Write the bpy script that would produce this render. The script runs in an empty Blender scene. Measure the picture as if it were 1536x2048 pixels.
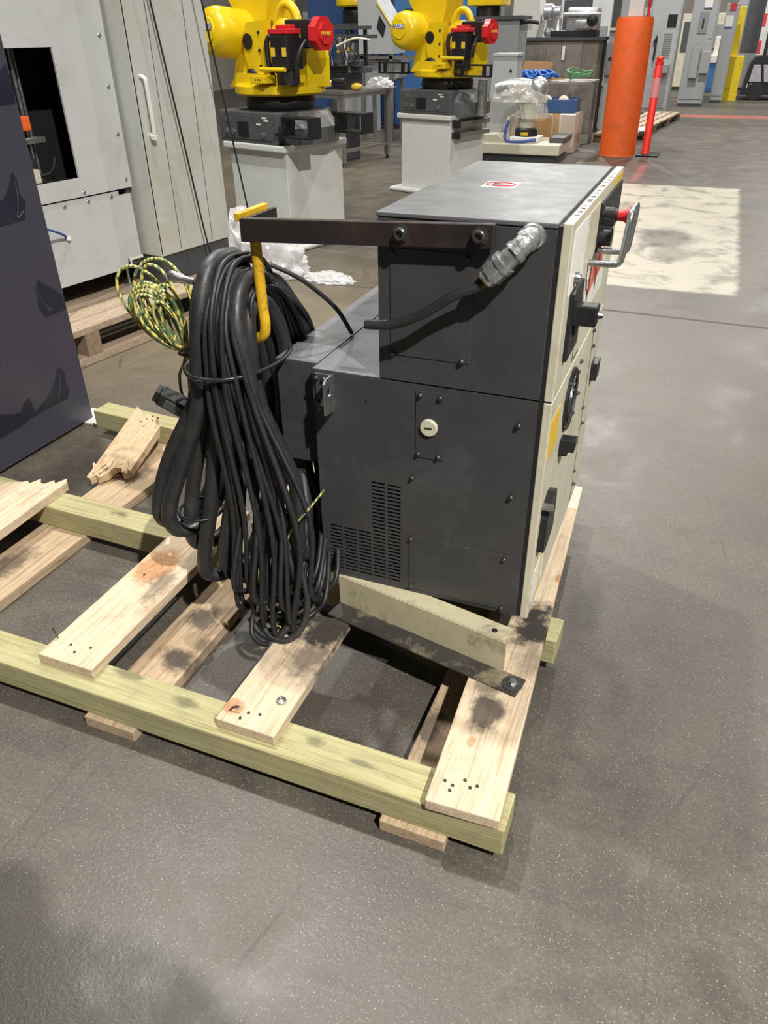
import bpy, bmesh, math, random
from mathutils import Vector, Matrix, noise
random.seed(7)
sc = bpy.context.scene
COL = sc.collection
# ---------------------------------------------------------------- camera
cd = bpy.data.cameras.new('camera'); cam = bpy.data.objects.new('camera', cd); COL.objects.link(cam)
cam.matrix_world = Matrix(((0.92755, -0.19243, 0.32034, 0.2531), (0.37353, 0.50309, -0.77934, -1.5516),
                           (-0.01119, 0.84254, 0.53852, 1.581), (0, 0, 0, 1)))
cd.sensor_width = 36; cd.sensor_fit = 'AUTO'; cd.lens = 26.322; cd.clip_start = .02; cd.clip_end = 200
sc.camera = cam
# ---------------------------------------------------------------- world and hall lamps
w = bpy.data.worlds.new('world'); sc.world = w; w.use_nodes = True
w.node_tree.nodes['Background'].inputs[0].default_value = (1.0, 0.97, 0.93, 1)
w.node_tree.nodes['Background'].inputs[1].default_value = 0.042
LAMPS = [(-3.3, 1.9, 520), (-0.9, 1.75, 190), (4.5, -4.1, 2200), (6.6, -1.4, 90), (-1.0, 15.2, 760), (-6.5, 8.6, 330),
         (3.2, 8.6, 330), (-3.3, 8.6, 230), (-9.5, 1.9, 120), (2.5, 21.8, 700), (-4.5, 21.8, 700)]
for lx, ly, pw in LAMPS:
    ld = bpy.data.lights.new('high_bay_lamp', 'AREA'); ld.shape = 'DISK'; ld.size = .22; ld.energy = pw*.95
    ld.color = (1.0, .965, .90)
    lo = bpy.data.objects.new('high_bay_lamp', ld); COL.objects.link(lo); lo.location = (lx, ly, 8.0)
vs = sc.view_settings
vs.view_transform = 'Standard'; vs.look = 'None'; vs.exposure = 0.0; vs.gamma = 1.0; vs.use_curve_mapping = False

# ---------------------------------------------------------------- helpers
def tag(o, label=None, cat=None, group=None, kind=None):
    if label: o['label'] = label
    if cat: o['category'] = cat
    if group: o['group'] = group
    if kind: o['kind'] = kind
    return o
def thing(name, label, cat, loc=(0, 0, 0), rz=0, group=None):
    o = bpy.data.objects.new(name, None); COL.objects.link(o); o.empty_display_size = .05
    o.location = loc; o.rotation_euler = (0, 0, math.radians(rz))
    return tag(o, label, cat, group)
def chain(o):
    m = Matrix.Identity(4)
    while o is not None:
        m = o.matrix_basis @ m; o = o.parent
    return m
class MB:
    """collects shapes in one bmesh; build() links it as one mesh object"""
    def __init__(s): s.bm = bmesh.new()
    def box(s, x0, x1, y0, y1, z0, z1, bev=0, mat=None):
        x0, x1 = min(x0, x1), max(x0, x1); y0, y1 = min(y0, y1), max(y0, y1); z0, z1 = min(z0, z1), max(z0, z1)
        M = Matrix.Translation(((x0+x1)/2, (y0+y1)/2, (z0+z1)/2)) @ Matrix.Diagonal((x1-x0, y1-y0, z1-z0, 1))
        if mat is not None: M = mat @ M
        r = bmesh.ops.create_cube(s.bm, size=1, matrix=M)
        if bev:
            es = list({e for v in r['verts'] for e in v.link_edges})
            bmesh.ops.bevel(s.bm, geom=es, offset=bev, segments=2, affect='EDGES', profile=.5)
        return s
    def cyl(s, p0, p1, r, r2=None, seg=16, caps=True):
        p0 = Vector(p0); p1 = Vector(p1); d = p1-p0
        M = Matrix.Translation((p0+p1)/2) @ d.to_track_quat('Z', 'Y').to_matrix().to_4x4()
        bmesh.ops.create_cone(s.bm, cap_ends=caps, segments=seg, radius1=r, radius2=r if r2 is None else r2, depth=d.length, matrix=M)
        return s
    def sph(s, c, r, sx=1, sy=1, sz=1, sub=2):
        bmesh.ops.create_icosphere(s.bm, subdivisions=sub, radius=r, matrix=Matrix.Translation(c) @ Matrix.Diagonal((sx, sy, sz, 1)))
        return s
    def prism(s, pts, axis, a, b):
        """polygon pts (u,v) extruded between a and b along axis: 'x' -> (y,z), 'y' -> (x,z), 'z' -> (x,y)"""
        def P(u, v, t): return {'x': (t, u, v), 'y': (u, t, v), 'z': (u, v, t)}[axis]
        A = [s.bm.verts.new(P(u, v, a)) for u, v in pts]; B = [s.bm.verts.new(P(u, v, b)) for u, v in pts]
        n = len(pts); fs = [s.bm.faces.new(A), s.bm.faces.new(B)]
        for i in range(n): fs.append(s.bm.faces.new((A[i], A[(i+1) % n], B[(i+1) % n], B[i])))
        bmesh.ops.recalc_face_normals(s.bm, faces=fs)
        return s
    def lathe(s, prof, o, ax, seg=20):
        """prof: (radius, height) along axis ax from o"""
        ax = Vector(ax).normalized(); q = ax.to_track_quat('Z', 'Y').to_matrix(); o = Vector(o); rings = []
        for r, h in prof:
            rings.append([s.bm.verts.new(o+q @ Vector((r*math.cos(2*math.pi*k/seg), r*math.sin(2*math.pi*k/seg), h))) for k in range(seg)])
        fs = []
        for a, b in zip(rings, rings[1:]):
            for k in range(seg): fs.append(s.bm.faces.new((a[k], a[(k+1) % seg], b[(k+1) % seg], b[k])))
        fs.append(s.bm.faces.new(rings[0])); fs.append(s.bm.faces.new(rings[-1]))
        bmesh.ops.recalc_face_normals(s.bm, faces=fs)
        return s
    def tube(s, pts, r, seg=8, cyc=False, sub=6, smooth=True):
        P = spline(pts, sub, cyc) if smooth else [Vector(p) for p in pts]
        n = len(P); rings = []; up = None
        for i in range(n):
            if cyc: t = (P[(i+1) % n]-P[i-1])
            else: t = P[min(i+1, n-1)]-P[max(i-1, 0)]
            if t.length < 1e-9: t = Vector((0, 0, 1))
            t.normalize()
            if up is None: up = t.orthogonal().normalized()
            up = up-t*up.dot(t)
            if up.length < 1e-6: up = t.orthogonal()
            up.normalize(); sd = t.cross(up)
            rings.append([s.bm.verts.new(P[i]+(up*math.cos(2*math.pi*k/seg)+sd*math.sin(2*math.pi*k/seg))*r) for k in range(seg)])
        pr = list(zip(rings, rings[1:]))
        for a, b in pr:
            for k in range(seg): s.bm.faces.new((a[k], a[(k+1) % seg], b[(k+1) % seg], b[k]))
        if cyc:
            a, b = rings[-1], rings[0]
            off = min(range(seg), key=lambda o: sum((a[k].co-b[(k+o) % seg].co).length for k in range(seg)))
            for k in range(seg): s.bm.faces.new((a[k], a[(k+1) % seg], b[(k+1+off) % seg], b[(k+off) % seg]))
        else:
            s.bm.faces.new(rings[0][::-1]); s.bm.faces.new(rings[-1])
        return s
    def build(s, name, m, parent=None, world=True, smooth=None, mats=None):
        bmesh.ops.recalc_face_normals(s.bm, faces=s.bm.faces[:])
        me = bpy.data.meshes.new(name); s.bm.to_mesh(me); s.bm.free()
        if parent is not None and world: me.transform(chain(parent).inverted())
        me.materials.append(m)
        if smooth is not None: shade(me, smooth)
        o = bpy.data.objects.new(name, me); COL.objects.link(o); o.parent = parent
        return o
def shade(me, ang):
    me.polygons.foreach_set('use_smooth', [True]*len(me.polygons))
    try: me.set_sharp_from_angle(angle=math.radians(ang))
    except Exception: pass
def spline(pts, sub, cyc):
    P = [Vector(p) for p in pts]; n = len(P); out = []
    rng = range(n) if cyc else range(n-1)
    for i in rng:
        if cyc: a, b, c, d = P[i-1], P[i], P[(i+1) % n], P[(i+2) % n]
        else: a, b, c, d = P[max(i-1, 0)], P[i], P[i+1], P[min(i+2, n-1)]
        for k in range(sub):
            t = k/sub
            out.append(.5*((2*b)+(c-a)*t+(2*a-5*b+4*c-d)*t*t+(3*b-a-3*c+d)*t*t*t))
    if not cyc: out.append(P[-1])
    return out
def inst(src, parent, loc, rot=(0, 0, 0), scale=None, name=None):
    """another object with the same mesh, placed in the parent's own frame"""
    o = bpy.data.objects.new(name or src.name.split('.')[0], src.data); COL.objects.link(o)
    o.parent = parent; o.location = loc; o.rotation_euler = rot
    if scale: o.scale = scale
    return o
def mesh_only(mb, name, m, smooth=None):
    bmesh.ops.recalc_face_normals(mb.bm, faces=mb.bm.faces[:])
    me = bpy.data.meshes.new(name); mb.bm.to_mesh(me); mb.bm.free(); me.materials.append(m)
    if smooth is not None: shade(me, smooth)
    return me
def put(me, name, parent, loc, rot=(0, 0, 0), world=True):
    o = bpy.data.objects.new(name, me); COL.objects.link(o); o.parent = parent
    M = Matrix.Translation(loc) @ (rot if isinstance(rot, Matrix) else Matrix.Rotation(rot[2], 4, 'Z') @ Matrix.Rotation(rot[1], 4, 'Y') @ Matrix.Rotation(rot[0], 4, 'X'))
    o.matrix_basis = chain(parent).inverted() @ M if (world and parent is not None) else M
    return o
def copy_tree(o, parent=None):
    c = o.copy(); COL.objects.link(c); c.parent = parent
    for ch in list(o.children): copy_tree(ch, c)
    return c

# ---------------------------------------------------------------- materials
def lin(c):
    return tuple((x/255/12.92 if x/255 <= .04045 else ((x/255+.055)/1.055)**2.4) for x in c)
class N:
    def __init__(s, name):
        s.m = bpy.data.materials.new(name); s.m.use_nodes = True; s.t = s.m.node_tree
        s.b = s.t.nodes['Principled BSDF']
    def n(s, typ, **k):
        x = s.t.nodes.new(typ)
        for a, v in k.items():
            if a.startswith('i_'):
                key = a[2:]; key = int(key) if key.isdigit() else key.replace('_', ' ')
                if hasattr(v, 'links') or isinstance(v, bpy.types.NodeSocket): s.t.links.new(v, x.inputs[key])
                else: x.inputs[key].default_value = v
            else: setattr(x, a, v)
        return x
    def math(s, op, a, b=0.0, clamp=False):
        x = s.n('ShaderNodeMath', operation=op, use_clamp=clamp)
        for i, v in enumerate((a, b)):
            if isinstance(v, bpy.types.NodeSocket): s.t.links.new(v, x.inputs[i])
            else: x.inputs[i].default_value = v
        return x.outputs[0]
    def ramp(s, fac, stops):
        x = s.n('ShaderNodeValToRGB'); s.t.links.new(fac, x.inputs[0]); e = x.color_ramp.elements
        while len(e) < len(stops): e.new(.5)
        for el, (p, c) in zip(e, stops):
            el.position = p; el.color = (*c, 1) if isinstance(c, tuple) else (c, c, c, 1)
        return x.outputs[0]
    def mix(s, fac, a, b, mode='MIX'):
        x = s.n('ShaderNodeMix', data_type='RGBA', blend_type=mode)
        for i, v in ((0, fac), (6, a), (7, b)):
            if isinstance(v, bpy.types.NodeSocket): s.t.links.new(v, x.inputs[i])
            elif i == 0: x.inputs[0].default_value = v
            else: x.inputs[i].default_value = (*v, 1)
        return x.outputs[2]
    def noise(s, vec, scale, detail=4, rough=.6, dist=0):
        return s.n('ShaderNodeTexNoise', i_Vector=vec, i_Scale=scale, i_Detail=detail, i_Roughness=rough, i_Distortion=dist).outputs[0]
    def mapv(s, vec, sc, rot=(0, 0, 0)):
        return s.n('ShaderNodeMapping', i_Vector=vec, i_Scale=sc, i_Rotation=rot).outputs[0]
    def pos(s): return s.n('ShaderNodeNewGeometry').outputs['Position']
    def obj(s): return s.n('ShaderNodeTexCoord').outputs['Object']
    def bump(s, h, st=.2, dist=.01):
        x = s.n('ShaderNodeBump', i_Strength=st, i_Distance=dist, i_Height=h); s.t.links.new(x.outputs[0], s.b.inputs['Normal'])
    def set(s, col=None, rough=None, metal=None, **k):
        for key, v in (('Base Color', col), ('Roughness', rough), ('Metallic', metal), *[(a.replace('_', ' '), b) for a, b in k.items()]):
            if v is None: continue
            if isinstance(v, bpy.types.NodeSocket): s.t.links.new(v, s.b.inputs[key])
            elif isinstance(v, tuple): s.b.inputs[key].default_value = (*v, 1) if len(v) == 3 else v
            else: s.b.inputs[key].default_value = v
        return s
    def blob(s, p, blobs, nscale=25, edge=.5, namp=.9):
        """mask of irregular stains: (x, y, rx, ry, strength) in the floor plan"""
        sep = s.n('ShaderNodeSeparateXYZ', i_0=p); nz = s.math('MULTIPLY', s.math('SUBTRACT', s.noise(p, nscale, 5, .7), .5), namp*2); acc = None
        for x, y, rx, ry, st in blobs:
            dx = s.math('DIVIDE', s.math('SUBTRACT', sep.outputs[0], x), rx); dy = s.math('DIVIDE', s.math('SUBTRACT', sep.outputs[1], y), ry)
            d = s.math('SQRT', s.math('ADD', s.math('MULTIPLY', dx, dx), s.math('MULTIPLY', dy, dy)))
            v = s.math('MULTIPLY', s.math('DIVIDE', s.math('SUBTRACT', 1.0, s.math('ADD', d, nz)), edge, True), st)
            acc = v if acc is None else s.math('MAXIMUM', acc, v)
        return acc
def paint(name, rgb, rough=.45, var=.12, scale=6, metal=0, dirt=None, dirt_amt=.35, dirt_scale=3, bump=.03, spec=.5):
    k = N(name); c = lin(rgb); p = k.obj()
    n1 = k.noise(p, scale, 3, .6); d = tuple(x*(1-var) for x in c); l = tuple(min(1, x*(1+var)) for x in c)
    col = k.ramp(n1, [(.3, d), (.7, l)])
    if dirt is not None:
        n2 = k.noise(p, dirt_scale, 5, .75, .4); f = k.ramp(n2, [(.52, 0.0), (.72, dirt_amt)])
        col = k.mix(f, col, lin(dirt))
    r = k.ramp(k.noise(p, scale*3, 2), [(.3, max(0, rough-.08)), (.7, min(1, rough+.1))])
    k.set(col, r, metal, Specular_IOR_Level=spec)
    if bump: k.bump(k.noise(p, 180, 1), bump, .002)
    return k.m
def plain(name, rgb, rough=.5, metal=0, **kw):
    return N(name).set(lin(rgb), rough, metal, **kw).m
def wood(name, c1, c2, axis, stains=(), knots=(), stain_rgb=(38, 36, 38), rough=.75, grey=0.42):
    """axis: 0 grain along x, 1 along y. stains/knots are in place on the boards"""
    k = N(name); p = k.pos(); rnd = k.n('ShaderNodeObjectInfo').outputs['Random']
    off = k.n('ShaderNodeVectorMath', operation='ADD', i_0=p); cx = k.n('ShaderNodeCombineXYZ', i_2=k.math('MULTIPLY', rnd, 3.0)); k.t.links.new(cx.outputs[0], off.inputs[1])
    v = off.outputs[0]
    s1 = (1.2, 26, 26) if axis == 0 else (26, 1.2, 26)
    g = k.noise(k.mapv(v, s1), 2.2, 6, .62, 1.2)
    s2 = (3, 160, 160) if axis == 0 else (160, 3, 160)
    f = k.noise(k.mapv(v, s2), 1.6, 4, .6, .3)
    col = k.ramp(g, [(.28, lin(c2)), (.47, lin(c1)), (.72, tuple(min(1, x*1.12) for x in lin(c1)))])
    col = k.mix(k.ramp(f, [(.35, .40), (.62, 0.0)]), col, tuple(x*.55 for x in lin(c2)))
    blot = k.noise(v, 11, 6, .8, .8)
    col = k.mix(k.ramp(blot, [(.5, 0.0), (.75, grey)]), col, lin((110, 104, 98)))
    if knots:
        kb = k.blob(p, knots, 60, .35, .35)
        rings = k.ramp(k.noise(v, 70, 3, .6, 1.5), [(.3, lin((138, 92, 58))), (.7, lin((190, 142, 98)))])
        col = k.mix(kb, col, rings)
    if stains: col = k.mix(k.blob(p, stains, 17, .6, 1.05), col, lin(stain_rgb))
    k.set(col, rough, 0, Specular_IOR_Level=.3)
    k.bump(k.math('ADD', g, k.math('MULTIPLY', f, .5)), .25, .004)
    return k.m
M = {}
M['dark'] = paint('charcoal_paint', (60, 60, 62), .42, .10, 5, dirt=(104, 104, 108), dirt_amt=.22, dirt_scale=4, bump=.06)
M['lid'] = paint('sheen_charcoal_lid', (92, 93, 97), .40, .10, 5, dirt=(124, 124, 126), dirt_amt=.3, dirt_scale=4, bump=.06)  # lighter charcoal for the top faces, ceiling sheen painted into the colour
M['dark2'] = paint('black_gasket', (22, 22, 24), .7, .1)
M['inside'] = plain('dark_interior', (20, 20, 21), .8)
M['cream'] = paint('cream_paint', (196, 192, 172), .42, .06, 4, dirt=(120, 112, 92), dirt_amt=.35, dirt_scale=7, bump=.03)
M['cream_worn'] = paint('worn_cream_steel', (186, 178, 148), .5, .1, 7, dirt=(40, 38, 36), dirt_amt=.9, dirt_scale=5, bump=.1)
M['steel'] = paint('zinc_steel', (170, 172, 174), .32, .1, 20, metal=.9)
M['screw'] = paint('dark_screw', (88, 88, 90), .35, .1, 30, metal=.7)
M['cast'] = paint('galvanised_cast', (168, 172, 172), .38, .22, 40, metal=.75, bump=.5)
M['bar'] = paint('blackened_steel_bar', (52, 46, 46), .38, .18, 12, metal=.35, dirt=(96, 72, 58), dirt_amt=.35, dirt_scale=9)
M['rubber'] = paint('black_rubber', (40, 40, 42), .46, .18, 14, dirt=(96, 94, 90), dirt_amt=.28, dirt_scale=6, bump=.12)
M['rubber2'] = paint('black_cable_jacket', (30, 30, 33), .5, .15, 20, bump=.05)
M['black'] = paint('black_plastic', (28, 28, 30), .42, .12, 20)
M['red'] = paint('red_plastic', (198, 38, 44), .38, .08, 10)
M['yellow'] = paint('worn_yellow_pipe', (206, 162, 34), .48, .1, 12, dirt=(52, 44, 34), dirt_amt=.95, dirt_scale=22)
M['ylabel'] = paint('yellow_label', (214, 178, 50), .5, .12, 30)
M['white'] = paint('white_label', (222, 220, 214), .5, .04, 10)
M['redink'] = plain('red_ink', (192, 52, 52), .6)
M['blackink'] = plain('black_ink', (34, 30, 32), .6)
M['dryink'] = paint('faded_red_label', (206, 110, 92), .6, .25, 20)
M['robot'] = paint('robot_yellow', (218, 186, 20), .32, .05, 3, dirt=(150, 118, 20), dirt_amt=.2)
M['robotgrey'] = paint('robot_base_grey', (74, 76, 78), .42, .1, 5)
M['pedestal'] = paint('pedestal_grey', (196, 198, 194), .42, .04, 3, dirt=(140, 138, 130), dirt_amt=.18)
M['machine'] = paint('machine_grey', (190, 192, 192), .45, .03, 2, dirt=(140, 138, 128), dirt_amt=.3, dirt_scale=2.5)
M['machine2'] = paint('machine_grey_yellowed', (186, 188, 182), .45, .05, 2, dirt=(156, 150, 120), dirt_amt=.4, dirt_scale=1.6)
M['kick'] = paint('dark_kick_plate', (66, 68, 72), .5, .1)
M['navy'] = paint('navy_film', (62, 60, 72), .34, .03, 1.5, bump=0)
M['emblem'] = paint('navy_emblem', (34, 37, 50), .3, .03, 3, bump=0)
M['emline'] = plain('navy_emblem_line', (84, 82, 94), .4)
M['alu'] = paint('aluminium_profile', (168, 166, 162), .35, .06, 9, metal=.8)
M['blue'] = paint('blue_cabinet', (66, 116, 176), .42, .06, 2)
M['dblue'] = paint('dark_blue_cabinet', (48, 78, 124), .45, .08, 2)
M['orange'] = paint('orange_column_paint', (226, 96, 34), .55, .06, 3, dirt=(140, 62, 34), dirt_amt=.45, dirt_scale=5, bump=.4)
M['postred'] = plain('red_orange_plastic', (238, 52, 44), .4)
M['postband'] = plain('pink_reflective_band', (232, 150, 160), .35)
M['yellowcol'] = paint('yellow_column_paint', (222, 196, 24), .5, .06, 4, dirt=(70, 62, 30), dirt_amt=.6, dirt_scale=6)
M['elec'] = paint('electrical_grey', (160, 164, 166), .45, .04, 2)
M['elecd'] = paint('electrical_grey_dark', (132, 136, 138), .45, .04, 2)
M['rust'] = paint('stained_tank_steel', (126, 120, 112), .6, .2, 3, dirt=(70, 60, 52), dirt_amt=.7, dirt_scale=3)
M['castalu'] = paint('cast_aluminium', (196, 198, 204), .32, .12, 14, metal=.75, bump=.3)
M['card'] = paint('cardboard', (178, 138, 92), .8, .08, 5)
M['bluecable'] = paint('blue_cable', (40, 104, 190), .45, .1, 10)
M['greencable'] = paint('green_cable', (78, 138, 90), .45, .1, 10)
M['conduit'] = paint('cream_hose', (206, 200, 182), .45, .06, 10)
M['wall'] = paint('hall_wall', (142, 138, 130), .8, .08, .6)
M['paper'] = plain('paper_white', (226, 226, 224), .6)
M['paperblue'] = plain('paper_blue_ink', (62, 84, 150), .6)
M['pink'] = plain('pink_tag', (232, 92, 122), .6)
def plastic_mat():
    k = N('crumpled_clear_plastic'); k.set(lin((240, 240, 242)), .2, 0, Alpha=.6, Specular_IOR_Level=.8)
    k.set(Transmission_Weight=.25); return k.m
M['film'] = plastic_mat()
def wrap_mat():
    k = N('shrink_film'); k.set(lin((212, 210, 202)), .16, 0, Alpha=.5, Specular_IOR_Level=1.0); return k.m
M['wrap'] = wrap_mat()
def wire_mat():
    k = N('green_yellow_wire'); p = k.obj()
    n = k.n('ShaderNodeTexWave', i_Vector=p, i_Scale=26.0, i_Distortion=9.0, i_Detail=1.0).outputs['Fac']
    k.set(k.ramp(n, [(.40, lin((92, 116, 84))), (.60, lin((206, 192, 104)))]), .42); return k.m
M['wire'] = wire_mat()
def floor_mat():
    k = N('worn_polished_concrete'); p = k.pos(); sep = k.n('ShaderNodeSeparateXYZ', i_0=p)
    big = k.noise(p, .55, 3, .6, .3); mid = k.noise(p, 3.2, 7, .7, .6); fine = k.noise(p, 95, 2, .7)
    col = k.ramp(big, [(.3, lin((78, 73, 66))), (.7, lin((100, 94, 84)))])
    col = k.mix(k.ramp(mid, [(.42, .55), (.62, 0.0)]), col, lin((60, 57, 53)))
    col = k.mix(k.ramp(k.noise(k.mapv(p, (1, 4.5, 1), (0, 0, .75)), 2.2, 5, .75, 1.0), [(.5, 0.0), (.7, .45)]), col, lin((62, 59, 55)))
    col = k.mix(k.ramp(fine, [(.35, .45), (.6, 0.0)]), col, lin((60, 57, 53)))
    # tan zone to the left at the back
    tanm = k.blob(p, [(-2.6, 2.6, 2.4, 2.2, .55), (-6, 8, 4, 5, .3)], 1.2, .8, .5)
    col = k.mix(tanm, col, lin((122, 110, 84)))
    # aggregate: small pale and rusty chips showing in the surface
    for sc_, th, am, rgb in ((105, .20, .5, (168, 160, 146)), (230, .27, .55, (164, 157, 144)), (30, .07, .55, (168, 146, 118))):
        vd = k.n('ShaderNodeTexVoronoi', i_Vector=k.mapv(p, (1, 1, .2)), i_Scale=float(sc_), i_Randomness=1.0)
        pick = k.math('GREATER_THAN', k.n('ShaderNodeSeparateColor', i_0=vd.outputs['Color']).outputs[0], .62)
        f = k.math('MULTIPLY', k.ramp(vd.outputs['Distance'], [(th*.6, am), (th, 0.0)]), pick)
        col = k.mix(f, col, lin(rgb))
    # scratches
    scr = k.n('ShaderNodeTexVoronoi', i_Vector=k.mapv(p, (1.0, .22, 1), (0, 0, .9)), i_Scale=3.1, feature='DISTANCE_TO_EDGE').outputs['Distance']
    col = k.mix(k.math('MULTIPLY', k.ramp(scr, [(.004, .6), (.012, 0.0)]), k.ramp(mid, [(.5, 0.0), (.6, 1.0)])), col, lin((64, 60, 56)))
    # the pale painted rectangle and the red line marks, worn at the edges
    def rect(x0, x1, y0, y1, soft=.05, amp=.12):
        nz = k.math('MULTIPLY', k.math('SUBTRACT', k.noise(p, 5, 6, .7), .5), amp)
        a = [k.math('DIVIDE', k.math('ADD', k.math('SUBTRACT', sep.outputs[0], x0), nz), soft, True), k.math('DIVIDE', k.math('ADD', k.math('SUBTRACT', x1, sep.outputs[0]), nz), soft, True),
             k.math('DIVIDE', k.math('ADD', k.math('SUBTRACT', sep.outputs[1], y0), nz), soft, True), k.math('DIVIDE', k.math('ADD', k.math('SUBTRACT', y1, sep.outputs[1]), nz), soft, True)]
        return k.math('MULTIPLY', k.math('MULTIPLY', a[0], a[1]), k.math('MULTIPLY', a[2], a[3]))
    wr = k.math('MULTIPLY', rect(-1.9, .60, 4.2, 8.75), k.ramp(mid, [(.36, .35), (.5, .9)]))
    pt = k.blob(p, [(-.02, 5.9, .26, .5, .8), (.06, 5.3, .2, .3, .6)], 3, .35, .4)
    wr = k.math('MULTIPLY', wr, k.math('SUBTRACT', 1.0, pt))
    col = k.mix(wr, col, lin((176, 170, 154)))
    rl = k.math('MULTIPLY', rect(-.75, 6, 17.5, 18.3, .1), .4); col = k.mix(rl, col, lin((206, 96, 78)))
    rm = k.math('MULTIPLY', rect(-.72, -.58, 8.85, 10.3, .05, .1), .3); col = k.mix(rm, col, lin((200, 104, 84)))
    rb = k.math('MULTIPLY', rect(-8, -3.6, 14.0, 14.5, .1), .6); col = k.mix(rb, col, lin((200, 100, 84)))
    # dark marks by the pallet
    col = k.mix(k.blob(p, [(-1.95, .45, .35, .42, .55), (.14, .42, .06, .2, .5)], 8, .5, .7), col, lin((52, 48, 44)))
    ro = k.math('ADD', k.ramp(mid, [(.35, .31), (.7, .48)]), k.math('MULTIPLY', fine, .1))
    k.set(col, ro, 0, Specular_IOR_Level=.5); k.bump(k.math('ADD', k.math('MULTIPLY', fine, .7), mid), .12, .006); return k.m
M['floor'] = floor_mat()
M['pine'] = wood('pine_board', (208, 189, 162), (178, 150, 120), 1,
    stains=[(.03, .10, .085, .13, .97), (-.01, -.255, .05, .09, .85), (-.03, -.17, .05, .05, .6), (-.53, -.10, .13, .17, .95), (-.50, -.24, .09, .10, .7), (-1.08, -.12, .05, .10, .6), (.05, -.02, .05, .12, .5), (-1.05, .02, .05, .08, .45)],
    knots=[(-1.15, -.05, .075, .11, .85), (-.61, -.47, .035, .03, .8), (-.02, -.36, .012, .02, .7), (.06, .35, .02, .03, .8), (-1.9, -.02, .05, .02, .8)])
M['runner'] = wood('old_pine_runner', (182, 160, 132), (142, 116, 90), 1,
    stains=[(-.16, -.25, .05, .09, .8), (-.93, -.28, .08, .06, .85), (-.96, -.1, .06, .06, .8), (-.9, -.19, .03, .05, .5), (-1.75, -.1, .06, .14, .7), (-1.72, .6, .05, .08, .5)], grey=.45)
M['treated'] = wood('treated_green_pine', (170, 165, 124), (144, 130, 90), 0, stains=[(-.75, -.48, .05, .02, .5), (-.38, -.47, .03, .02, .5), (-.62, -.49, .04, .015, .6), (-.25, -.49, .05, .012, .5), (-.95, -.45, .06, .02, .5), (-1.35, .09, .1, .03, .6), (-1.5, .2, .05, .02, .6)], grey=.3)
M['frag'] = wood('split_pine', (198, 174, 142), (172, 138, 100), 1, grey=.2)
M['palletold'] = wood('worn_pallet_wood', (176, 158, 138), (136, 114, 92), 1, grey=.4)
M['palletold_x'] = wood('worn_pallet_wood_across', (150, 130, 108), (112, 92, 72), 0, grey=.4)
# ================================================================ the setting
fl = MB().box(-16, 10, -5, 32, -.1, 0).build('floor', M['floor']); tag(fl, kind='structure')
jm = plain('joint_filler', (70, 66, 60), .7)
for pts, wd in (([(-2.6, 1.95), (-1.9, 2.35), (-1.2, 2.9)], .02), ([(-3.6, 3.5), (-1.9, 3.55), (-.6, 3.62), (1.4, 3.55), (5, 3.6)], .03), ([(-2.2, 4.5), (-1.7, 4.55), (-1.2, 4.62)], .06)):
    mb = MB()
    for (ax, ay), (bx, by) in zip(pts, pts[1:]):
        d = Vector((bx-ax, by-ay, 0)).normalized(); n = Vector((-d.y, d.x, 0))*wd/2
        mb.prism([(ax+n.x, ay+n.y), (ax-n.x, ay-n.y), (bx-n.x, by-n.y), (bx+n.x, by+n.y)], 'z', -.004, .0008)
    mb.build('floor_joint', jm, fl, world=False)
wl = MB().box(-16, 10, 30, 30.2, 0, 9).build('wall_back', M['wall']); tag(wl, kind='structure')
wl = MB().box(-16.2, -16, -5, 30, 0, 9).build('wall_left', M['wall']); tag(wl, kind='structure')

# ================================================================ pallet
pal = thing('wooden_pallet', 'open wooden pallet of pale boards on green treated stringers under the dark controller', 'pallet', (-.9, .2, 0))
def jag(n, amp, seed):
    r = random.Random(seed); return [r.uniform(-amp, amp) for _ in range(n)]
def plank(name, x0, x1, y0, y1, z0, z1, m, parent, rz=0, near=0, far=0, seed=1, slope=0, bev=.003):
    """board along y; ends can be splintered (near/far = depth of the splinters)"""
    n = 14; xs = [x0+(x1-x0)*i/(n-1) for i in range(n)]
    A = [(x, y0+a) for x, a in zip(xs, jag(n, near, seed) if near else [0]*n)] if near else [(x0, y0), (x1, y0)]
    xs2 = xs[::-1]
    B = [(x, y1+a+slope*(x-x0)) for x, a in zip(xs2, jag(n, far, seed+5))] if far else [(x1, y1+slope*(x1-x0)), (x0, y1)]
    mb = MB().prism(A+B, 'z', z0, z1)
    if far or near:
        for v in mb.bm.verts:
            if v.co.z < (z0+z1)/2: v.co.y += random.uniform(-.5, .5)*(far if v.co.y > (y0+y1)/2 else near)
    elif bev:
        bmesh.ops.bevel(mb.bm, geom=mb.bm.edges[:], offset=bev, segments=2, affect='EDGES', profile=.5)
    if rz:
        c = Vector(((x0+x1)/2, y0, 0)); R_ = Matrix.Translation(c) @ Matrix.Rotation(math.radians(rz), 4, 'Z') @ Matrix.Translation(-c)
        bmesh.ops.transform(mb.bm, matrix=R_, verts=mb.bm.verts[:])
    return mb.build(name, m, parent)
ZB, ZT = .126, .158
plank('deck_board', -.07, .097, -.548, .93, ZB, ZT, M['pine'], pal, rz=2.6)
plank('deck_board', -.631, -.466, -.52, -.085, ZB, ZT, M['pine'], pal, slope=.12)
plank('deck_board', -1.212, -1.03, -.50, .34, ZB, ZT, M['pine'], pal, rz=.6)
plank('deck_board', -2.0, -1.755, -.54, .19, ZB, ZT, M['pine'], pal, far=.022, seed=3, slope=.35, rz=3)
plank('deck_board', -1.0, -.86, .28, .95, ZB, ZT, M['pine'], pal)
plank('runner_board', -.179, -.019, -.558, .95, 0, .038, M['runner'], pal)
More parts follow.
